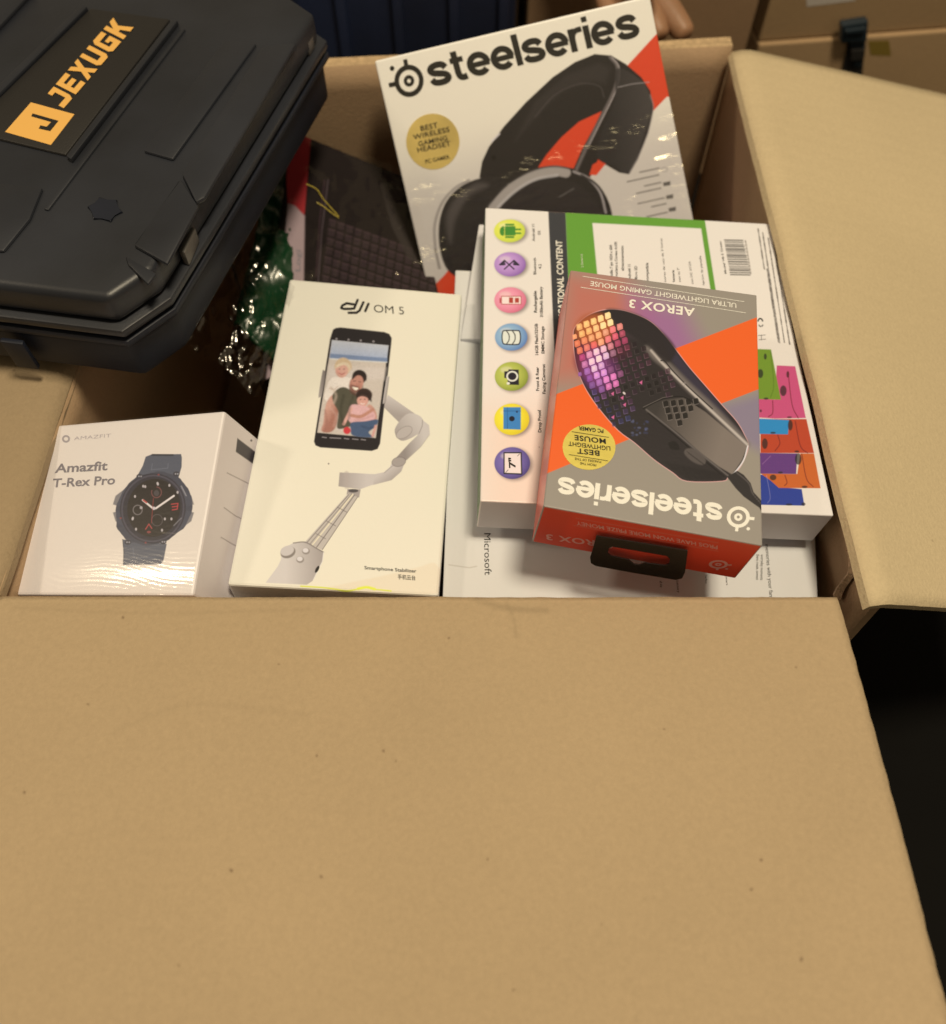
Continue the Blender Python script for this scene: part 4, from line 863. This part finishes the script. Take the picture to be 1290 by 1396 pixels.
# hang tab: black plate with a slot, glued to the front
outer = [(417, 552), (640, 588), (876, 626), (870, 680), (862, 735), (848, 764), (818, 772), (600, 736), (415, 702), (390, 688), (386, 660), (402, 610)]
inner = [(482, 612), (498, 605), (600, 622), (772, 652), (788, 668), (782, 692), (762, 700), (665, 688), (632, 698), (605, 694), (580, 672), (490, 652), (474, 638)]
TN = unit(ffr.n + np.array([0, -.05, .12])); To = gc[0] * .5 + gb[0] * .5 + ffr.n * .0022
zz = zoom(700, 580, 3.686)
po, pi_ = [onp(*zz(*q), To, TN) for q in outer], [onp(*zz(*q), To, TN) for q in inner]
tri = tessellate_polygon([[Vector(p) for p in po], [Vector(p) for p in pi_]]); P_ = po + pi_; nn = len(P_)
V = [p + TN * .0005 for p in P_] + [p - TN * .0002 for p in P_]; FF = [tuple(a) for a in tri] + [tuple(i + nn for i in a[::-1]) for a in tri]
for base, n_ in ((0, len(po)), (len(po), len(pi_))):
    for i in range(n_): a, b = base + i, base + (i + 1) % n_; FF.append((a, b, b + nn, a + nn))
mesh('hang_tab', V, FF, mat('black_card', (.010, .009, .008), .32, 500, .1), t)

# ============================================================ keyboard box in clear plastic bag
ko, kn = onz(400, 178, -.036), unit((.06, -.27, .96))
kc = quadpose([(352, 520), (606, 440), (566, 246), (398, 178)], ko, kn); kb = under(kc, kn, .03)
f = Face(*kc, base=K(30, 22, 18), res=2600)
t = thing('keyboard_box', 'dark keyboard box with a red and silver strip, inside a clear bag', 'box', tuple(kb[0]))
f.zoom(370, 150, 3.772)
f.poly([(60, 60), (205, 130), (190, 300), (170, 540), (110, 500), (85, 480)], K(165, 46, 44), 1, 1.2); f.poly([(85, 480), (120, 490), (172, 545), (165, 1000), (60, 1600), (-60, 1600), (60, 800)], K(170, 146, 132), 1, 1.4)
for k in range(16):
    for j in range(9):
        x, y = 300 + k * 44 - j * 6, 560 + j * 48 + k * 16; f.poly([(x, y), (x + 34, y + 10), (x + 30, y + 44), (x - 4, y + 36)], K(60, 45, 43), .75, 1.2); f.line([(x, y + 2), (x + 34, y + 12)], 4, K(96, 72, 68), .6, 1)
f.line([(292, 360), (260, 620), (240, 900)], 5, K(120, 100, 96), .5, 1); f.line([(275, 360), (250, 560), (230, 860)], 4, K(96, 66, 70), .5, 1)
f.poly([(560, 380), (660, 350), (760, 800), (700, 760), (620, 600)], K(62, 54, 44), .7, 2)
m_kb = mat('keyboard_box_print', (.05, .05, .05), .7, 400, .1, spec=.15, image=f.image('keyboard_box_art'))
m_kd = mat('dark_board', (.02, .018, .018), .5)
box_body('box_body', kc, kb, {'top': f}, {'top': m_kb, '*': m_kd}, t, .001)
letters(f, [('Logi', (150, 830), (152, 720), (-28, 0), .01, .72)], m_gi, t, 'side_lettering')
def crumple(name, px4, z4, nu, nv, amp, fr, m, parent=None, seed=0, lift=0):
    V = []
    for j in range(nv + 1):
        for i in range(nu + 1):
            u, v = i / nu, j / nv; w_ = ((1 - u) * (1 - v), u * (1 - v), u * v, (1 - u) * v)
            x = sum(a * p[0] for a, p in zip(w_, px4)); y = sum(a * p[1] for a, p in zip(w_, px4)); z_ = sum(a * b for a, b in zip(w_, z4))
            p = onz(x, y, z_); q = Vector((p[0] * fr + seed, p[1] * fr, 1.7))
            h = noise.ridged_multi_fractal(q, .9, 2.1, 4, 1.0, 2.0) - 1.0; n2 = noise.noise_vector(q * .7)
            V.append(p + np.array([n2[0] * amp, n2[1] * amp, h * amp + lift]))
    return mesh(name, V, [(j * (nu + 1) + i, j * (nu + 1) + i + 1, (j + 1) * (nu + 1) + i + 1, (j + 1) * (nu + 1) + i) for j in range(nv) for i in range(nu)], m, parent, smooth=True)
m_bag = film('clear_bag_film', .14, .14, 45, .0015, tint=(1, .97, .92))
bag = crumple('plastic_bag', [(246, 462), (352, 540), (404, 395), (318, 300)], [-.040, -.045, -.012, -.030], 90, 90, .0065, 34, m_bag, seed=3)
bag['label'] = 'crumpled clear plastic bag bunched between the black tool case and the gimbal box'; bag['category'] = 'plastic bag'
fw_ = crumple('bag_front', [(372, 520), (612, 430), (560, 235), (392, 172)], [-.062, -.050, -.028, -.022], 80, 80, .0018, 40, film('taut_bag_film', .03, .10, 30, .0012, tint=(1, .92, .7), strength=.6), seed=9); fw_.parent = bag; 
def tube(name, pts, r, m, parent, k=6):
    pts = smooth_open(pts, 5); V, Fs = [], []; n = len(pts)
    for i, p in enumerate(pts):
        t_ = unit(pts[min(i + 1, n - 1)] - pts[max(i - 1, 0)]); a = unit(np.cross(t_, (0, .3, 1))); b = np.cross(t_, a)
        for j in range(k): w_ = 2 * math.pi * j / k; V.append(p + (a * math.cos(w_) + b * math.sin(w_)) * r * (1 if i % 3 else 1.3))
    for i in range(n - 1):
        for j in range(k): Fs.append((i * k + j, i * k + (j + 1) % k, (i + 1) * k + (j + 1) % k, (i + 1) * k + j))
    return mesh(name, V, Fs, m, parent, smooth=True)
m_glint = mat('glint_yellow', (.45, .36, .05), .3, coat=.5)
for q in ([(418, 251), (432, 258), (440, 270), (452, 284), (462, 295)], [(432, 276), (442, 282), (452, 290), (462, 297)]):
    tube('yellow_glint', [onz(x, y, -.0215 - i * .0016) for i, (x, y) in enumerate(q)], .00032, m_glint, bag)  # thin yellow tubes stand in for light glints on the bag film
m_gp = mat('green_film', (.006, .042, .016), .3, 200, .3, coat=.25)
gpk = crumple('green_packet', [(322, 440), (392, 505), (402, 200), (362, 250)], [-.066, -.072, -.052, -.052], 60, 80, .004, 30, m_gp, seed=5)
gpk['label'] = 'shiny dark green packet seen through the crumpled clear bag beside the tool case'; gpk['category'] = 'packet'
sol = gpk.modifiers.new('thickness', 'SOLIDIFY'); sol.thickness = .004

# ============================================================ tool case
ZT, ZB = .062, .0065
a1, a2, a3 = onz(147, 408, ZT), onz(210, 366, ZT), onz(431, 17, ZT)
u_ = unit(a3 - a2); e_ = unit(onz(0, 390, ZT) - a1); 
ring0 = [p[:2] for p in (a1, a2, a3, a3 + e_ * .028 + u_ * .02, a3 + e_ * .40 + u_ * .02, a1 + e_ * .36)]
def offset(P, d):
    n = len(P); A = sum(P[i][0] * P[(i + 1) % n][1] - P[(i + 1) % n][0] * P[i][1] for i in range(n)); s_ = 1 if A > 0 else -1; out = []
    for i in range(n):
        e0, e1 = unit(P[i] - P[i - 1]), unit(P[(i + 1) % n] - P[i]); n0, n1 = np.array([e0[1], -e0[0]]) * s_, np.array([e1[1], -e1[0]]) * s_
        b = unit(n0 + n1); out.append(P[i] + b * d / max(.5, b @ n0))
    return out
cctr = sum(ring0) / len(ring0)
case = thing('tool_case', 'black plastic tool case with yellow lettering, resting over the left side of the carton', 'tool case', (cctr[0], cctr[1], ZB))
m_case = mat('black_moulded_plastic', (.0165, .019, .027), .42, 700, .07, .3, 14, spec=.5)
m_caseb = mat('black_plastic_shell', (.010, .013, .024), .5, 700, .07, .2, 14, spec=.35)
prism('lower_shell', offset(ring0, .0005), ZB, .0325, m_caseb, case, .004, 3)
prism('lower_rim', offset(ring0, .0035), .0330, .0372, m_caseb, case, .0012)
prism('seam_strip', offset(ring0, .001), .0374, .0396, m_caseb, case, 0)
prism('upper_rim', offset(ring0, .0035), .0398, .0445, m_case, case, .0012)
prism('lid', offset(ring0, -.0005), .0448, ZT, m_case, case, .004, 3)
Z8 = zoom(0, 0, 2.587)
def pad(name, pts, h, m=m_case, bev=.0012, z0=ZT - .0005): return prism(name, [onz(*Z8(*p), z0 + h)[:2] for p in pts], z0, z0 + h, m, case, bev)
m_plate = mat('black_name_plate', (.014, .013, .013), .5, 900, .15)
pad('lid_rib', [(640, 95), (655, 100), (170, 740), (152, 735)], .0016)
pad('name_plate', [(318, 28), (600, 66), (232, 545), (-80, 470), (-40, 380)], .0020, m_plate)
pad('plate_edge', [(606, 66), (628, 70), (250, 560), (232, 548)], .0034, bev=.0008)
pad('plate_edge', [(-60, 350), (290, 10), (308, 22), (-60, 385)], .0034, bev=.0008)
pad('raised_panel', [(790, 140), (905, 150), (610, 560), (505, 530)], .0022)
pad('raised_panel', [(925, 160), (1045, 150), (722, 695), (690, 712), (640, 610)], .0030, bev=.002)
pad('raised_panel', [(635, 625), (700, 725), (590, 930), (470, 862), (560, 740)], .0026, bev=.002)
pad('corner_panel', [(440, 898), (552, 962), (522, 1002), (450, 930)], .0022)
pad('raised_panel', [(-40, 640), (150, 660), (105, 770), (12, 884), (-40, 880)], .0022)
pad('raised_panel', [(-60, -60), (120, -40), (-20, 110), (-60, 110)], .0030)
st = []
for i in range(12):
    a = 2 * math.pi * i / 12 + .2; r = 62 if i % 2 == 0 else 42; st.append((370 + r * 1.05 * math.cos(a), 737 + r * .75 * math.sin(a)))
pad('star_boss', st, .0013, m_caseb, .0005)
for q in ([(668, 795), (690, 802), (652, 892), (628, 882)], [(1075, 105), (1105, 118), (1085, 150), (1058, 138)]):
    prism('latch', [onz(*Z8(*p), .0535)[:2] for p in q], .0445, .0535, mat('latch_plastic', (.10, .095, .09), .38), case, .001)
for k in (.10, .30, .62):
    b0 = a1 + e_ * .02 + e_ * .34 * k - np.array([0, .0045, 0]); prism('foot_notch', [b0[:2], (b0 + e_ * .012)[:2], (b0 + e_ * .012)[:2] + [0, -.003], b0[:2] + [0, -.003]], ZB + .004, .030, m_caseb, case, .0008)
# yellow plate and lettering lie on the name plate
Lp = np.array([0, 0, ZT + .0015]); cf = Face(onz(-40, 200, Lp[2]), onz(200, 230, Lp[2]), onz(240, 20, Lp[2]), onz(100, 0, Lp[2]), res=60); cf.n = np.array([0, 0, 1.0]); cf.zoom(0, 0, 2.587)
m_yel = mat('yellow_ink', K(236, 176, 78), .45)
decal(cf, [(19, 466), (110, 362), (263, 404), (180, 512)], m_yel, case, 'brand_plate')
decal(cf, [(116, 402), (207, 428), (178, 464), (138, 455), (144, 444), (166, 449), (182, 432), (112, 412)], m_plate, case, 'brand_initial', off=.0004)
Lt = {'J': [[(0, .0), (.75, 0), (.9, .2), (.9, 1), (.62, 1), (.62, .26), (0, .26)], [(.35, .78), (.62, .78), (.62, 1), (.35, 1)]],
      'E': [[(0, 0), (.28, 0), (.28, 1), (0, 1)], [(.28, 0), (.9, 0), (.9, .24), (.28, .24)], [(.28, .40), (.8, .40), (.8, .62), (.28, .62)], [(.28, .76), (.9, .76), (.9, 1), (.28, 1)]],
      'X': [[(0, 0), (.3, 0), (.92, 1), (.62, 1)], [(.62, 0), (.92, 0), (.3, 1), (0, 1)]],
      'U': [[(0, .15), (.28, .15), (.28, 1), (0, 1)], [(.62, .15), (.9, .15), (.9, 1), (.62, 1)], [(0, .15), (.15, 0), (.75, 0), (.9, .15), (.9, .26), (0, .26)]],
      'G': [[(0, .15), (.28, .26), (.28, .75), (0, .85)], [(0, .85), (.28, .75), (.9, .75), (.9, 1), (.15, 1)], [(0, .15), (.15, 0), (.9, 0), (.9, .26), (.28, .26)], [(.62, .26), (.9, .26), (.9, .58), (.62, .58)], [(.45, .40), (.62, .40), (.62, .58), (.45, .58)]],
      'K': [[(0, 0), (.28, 0), (.28, 1), (0, 1)], [(.28, .40), (.45, .40), (.9, 1), (.56, 1), (.28, .66)], [(.38, .52), (.62, 0), (.95, 0), (.56, .66)]]}
P0_, P1_, U_ = np.array([226., 383]), np.array([478., 92]), np.array([-70., -36])
for k, ch in enumerate('JEXUGK'):
    V, FF = [], []
    for i, pl in enumerate(Lt[ch]):
        b = len(V)
        for x, y in pl: q = P0_ + (P1_ - P0_) * (k + x * .92) / 6 + U_ * y; V.append(cf.w3(cf.at(*q), .0003 + .00002 * i))
        FF.append(tuple(range(b, b + len(pl))))
    mesh('brand_letter', V, FF, m_yel, case)

# ============================================================ things behind the carton
m_bin = mat('navy_plastic', (.009, .016, .046), .5, 40, .3, .3, 8)
yb = .67; bl, br = ony(440, 60, yb)[0] - .02, ony(704, 20, yb)[0]
t = thing('storage_bin', 'dark navy plastic storage bin standing behind the open carton', 'storage bin', ((bl + br) / 2, yb + .12, FLZ))
prism('bin_body', [np.array(p) for p in ((bl, yb), (br, yb), (br, yb + .24), (bl, yb + .24))], FLZ + .0005, .03, m_bin, t, .008, 3)
prism('bin_rim', [np.array(p) for p in ((bl - .008, yb - .008), (br + .008, yb - .008), (br + .008, yb + .248), (bl - .008, yb + .248))], .0302, .045, m_bin, t, .004)
for k in (.2, .45, .7, .92): x = bl + (br - bl) * k; prism('bin_rib', [np.array(p) for p in ((x, yb - .006), (x + .008, yb - .006), (x + .008, yb + .002), (x, yb + .002))], FLZ + .03, .0, m_bin, t, .002)
m_bk = kraft('storage_carton_board', .9, tint=(.40, .27, .15), specks=False); m_bk2 = kraft('brown_carton_board', .76, tint=(.42, .27, .16), specks=False)  # second board is a slightly darker brown, for the carton beside the bin
x0, x1 = br + .012, ony(1030, 30, .73)[0]
t = thing('brown_carton', 'plain brown carton standing behind the open carton, beside the navy bin', 'cardboard box', ((x0 + x1) / 2, .85, FLZ))
q = lambda z_: [np.array(p) for p in ((x0, .73, z_), (x1, .735, z_), (x1, .98, z_), (x0, .98, z_))]
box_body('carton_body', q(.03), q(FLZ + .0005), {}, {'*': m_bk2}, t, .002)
s0, s1 = onz(1034, 57, -.10), onz(1290, 38, -.10); sd = unit(s1 - s0); s1 = s0 + sd * .42; nb = np.array([-sd[1], sd[0], 0])
def stack(name, label, z0, z1, fwd, m):
    t = thing(name, label, 'cardboard box', tuple((s0 + s1) / 2 + nb * .12 + np.array([0, 0, z0 - s0[2]])))
    q = lambda z_: [np.array([*(p[:2]), z_]) for p in (s0 - nb * fwd, s1 - nb * fwd, s1 + nb * .24, s0 + nb * .24)]
    box_body('carton_body', q(z1), q(z0), {}, {'*': m}, t, .0015); return t
ca = stack('stacked_carton', 'lower of two stacked brown cartons at the top right, yellowish sticker on its side', FLZ + .0005, -.1005, .004, kraft('lower_stack_board', 1.0, tint=(.44, .30, .17), specks=False))
cb = stack('stacked_carton', 'upper of two stacked brown cartons at the top right, white label near the frame edge', -.0998, .03, 0, m_bk)
bf = Face(*[np.array([*p[:2], z_]) for p, z_ in ((s0, -.0998), (s1, -.0998), (s1, .03), (s0, .03))], res=50)
lf = Face(*[np.array([*(p - nb * .004)[:2], z_]) for p, z_ in ((s0, FLZ), (s1, FLZ), (s1, -.1), (s0, -.1))], res=50)
decal(bf, [(1098, -30), (1168, -30), (1166, 1), (1100, 9)], mat('label_paper', (.55, .50, .46), .6), cb, 'white_label')
decal(lf, [(1184, 56), (1212, 55), (1215, 76), (1187, 75)], mat('yellow_sticker', (.24, .17, .03), .6), ca, 'yellow_sticker')
t = thing('strap_buckle', 'dark blue-grey plastic buckle on a black strap hanging over the stacked cartons', 'strap', tuple(lf.w3(lf.at(1162, 96), .001)))
m_bu = mat('blue_grey_plastic', (.020, .032, .045), .35); m_st = mat('black_webbing', (.010, .008, .007), .8, 800, .6)
def plate(name, face, pts, d0, d1, m, parent, bev=.0012):
    bm = bmesh.new(); q = [face.at(*p) for p in pts]; A = sum(q[i][0] * q[(i + 1) % len(q)][1] - q[(i + 1) % len(q)][0] * q[i][1] for i in range(len(q))); q = q if A > 0 else q[::-1]
    b = [bm.verts.new(tuple(face.w3(p, d0))) for p in q]; tp_ = [bm.verts.new(tuple(face.w3(p, d1))) for p in q]; n = len(q)
    bm.faces.new(b[::-1]); bm.faces.new(tp_)
    for i in range(n): bm.faces.new((b[i], b[(i + 1) % n], tp_[(i + 1) % n], tp_[i]))
    bmesh.ops.bevel(bm, geom=bm.edges[:], offset=bev, segments=2, profile=.5, affect='EDGES', clamp_overlap=True)
    me = bpy.data.meshes.new(name); bm.to_mesh(me); bm.free(); me.materials.append(m); return link(name, me, parent)
plate('buckle_body', bf, [(1141, 22), (1178, 16), (1176, 46), (1140, 48)], .0045, .013, m_bu, t, .002)
plate('buckle_bar', bf, [(1145, 27), (1173, 23), (1172, 30), (1145, 33)], .0132, .016, m_bu, t, .001)
plate('strap_loop', bf, [(1154, 49), (1176, 47), (1176, 60), (1155, 61)], .0048, .009, m_bu, t)
plate('strap_webbing', lf, [(1155, 58), (1178, 57), (1174, 110), (1144, 112)], .0008, .0028, m_st, t, .0004)
plate('strap_slider', lf, [(1157, 62), (1177, 61), (1175, 76), (1156, 78)], .0035, .007, m_st, t)
plate('slider_clip', lf, [(1162, 81), (1173, 80), (1173, 86), (1163, 87)], .0032, .0045, m_bu, t, .0003)

# ============================================================ hand reaching behind the headset box
m_skin = mat('skin', (.34, .185, .105), .5, 300, .25, .08, 30)
m_skin.node_tree.nodes['Principled BSDF'].inputs['Subsurface Weight'].default_value = .12
m_skin.node_tree.nodes['Principled BSDF'].inputs['Subsurface Radius'].default_value = (.01, .004, .002)
def skin_body(name, chains, parent, sub=2):
    """chains: list of [(point, radius)...]; first chain starts at the root; others give ('at', index) of the vertex they grow from"""
    V, E_, Rr = [], [], []
    for ch in chains:
        prev = ch[0]; st_ = ch[1]
        for p, r in st_:
            V.append(p); Rr.append(r)
            if prev is not None: E_.append((prev, len(V) - 1))
            prev = len(V) - 1
    me = bpy.data.meshes.new(name); me.from_pydata([tuple(v) for v in V], E_, []); o = bpy.data.objects.new(name, me); COL.objects.link(o)
    sk = o.modifiers.new('skin', 'SKIN'); sk.use_smooth_shade = True; sk.branch_smoothing = .6
    for d, r in zip(me.skin_vertices[0].data, Rr): d.radius = (r, r)
    me.skin_vertices[0].data[0].use_root = True
    sb = o.modifiers.new('sub', 'SUBSURF'); sb.levels = sb.render_levels = sub
    dg = bpy.context.evaluated_depsgraph_get(); me2 = bpy.data.meshes.new_from_object(o.evaluated_get(dg)); bpy.data.objects.remove(o)
    me2.name = name; me2.materials.clear(); me2.materials.append(m_skin)
    me2.polygons.foreach_set('use_smooth', [True] * len(me2.polygons)); return link(name, me2, parent)
h = lambda x, y, Y: ony(x, y, Y)
wr = h(812, -130, .70)
hand = thing('person', 'hand with fingertips just behind the top of the headset box', 'person', tuple(h(880, 30, .64)))
pal = [(h(780, -260, .72), .026), (wr, .023), (h(836, -80, .688), .030), (h(850, -45, .675), .029)]
ch = [(None, pal),
      (3, [(h(884, -28, .668), .0125), (h(905, 5, .650), .0112), (h(921, 29, .636), .0100), (h(932, 43, .628), .0088), (h(938, 52, .623), .0062)]),
      (3, [(h(866, -15, .668), .0125), (h(882, 12, .648), .0112), (h(893, 34, .634), .0102), (h(899, 46, .627), .0085), (h(902, 54, .623), .006)]),
      (3, [(h(846, -8, .668), .0120), (h(858, 22, .650), .0108), (h(866, 44, .638), .0096), (h(871, 58, .630), .0078)]),
      (3, [(h(824, -12, .668), .0105), (h(832, 16, .655), .0095), (h(839, 34, .645), .0085), (h(843, 44, .640), .0068)]),
      (2, [(h(866, -84, .665), .014), (h(884, -62, .645), .012), (h(892, -38, .628), .0108), (h(895, -22, .618), .0085)])]
skin_body('hand', ch, hand)
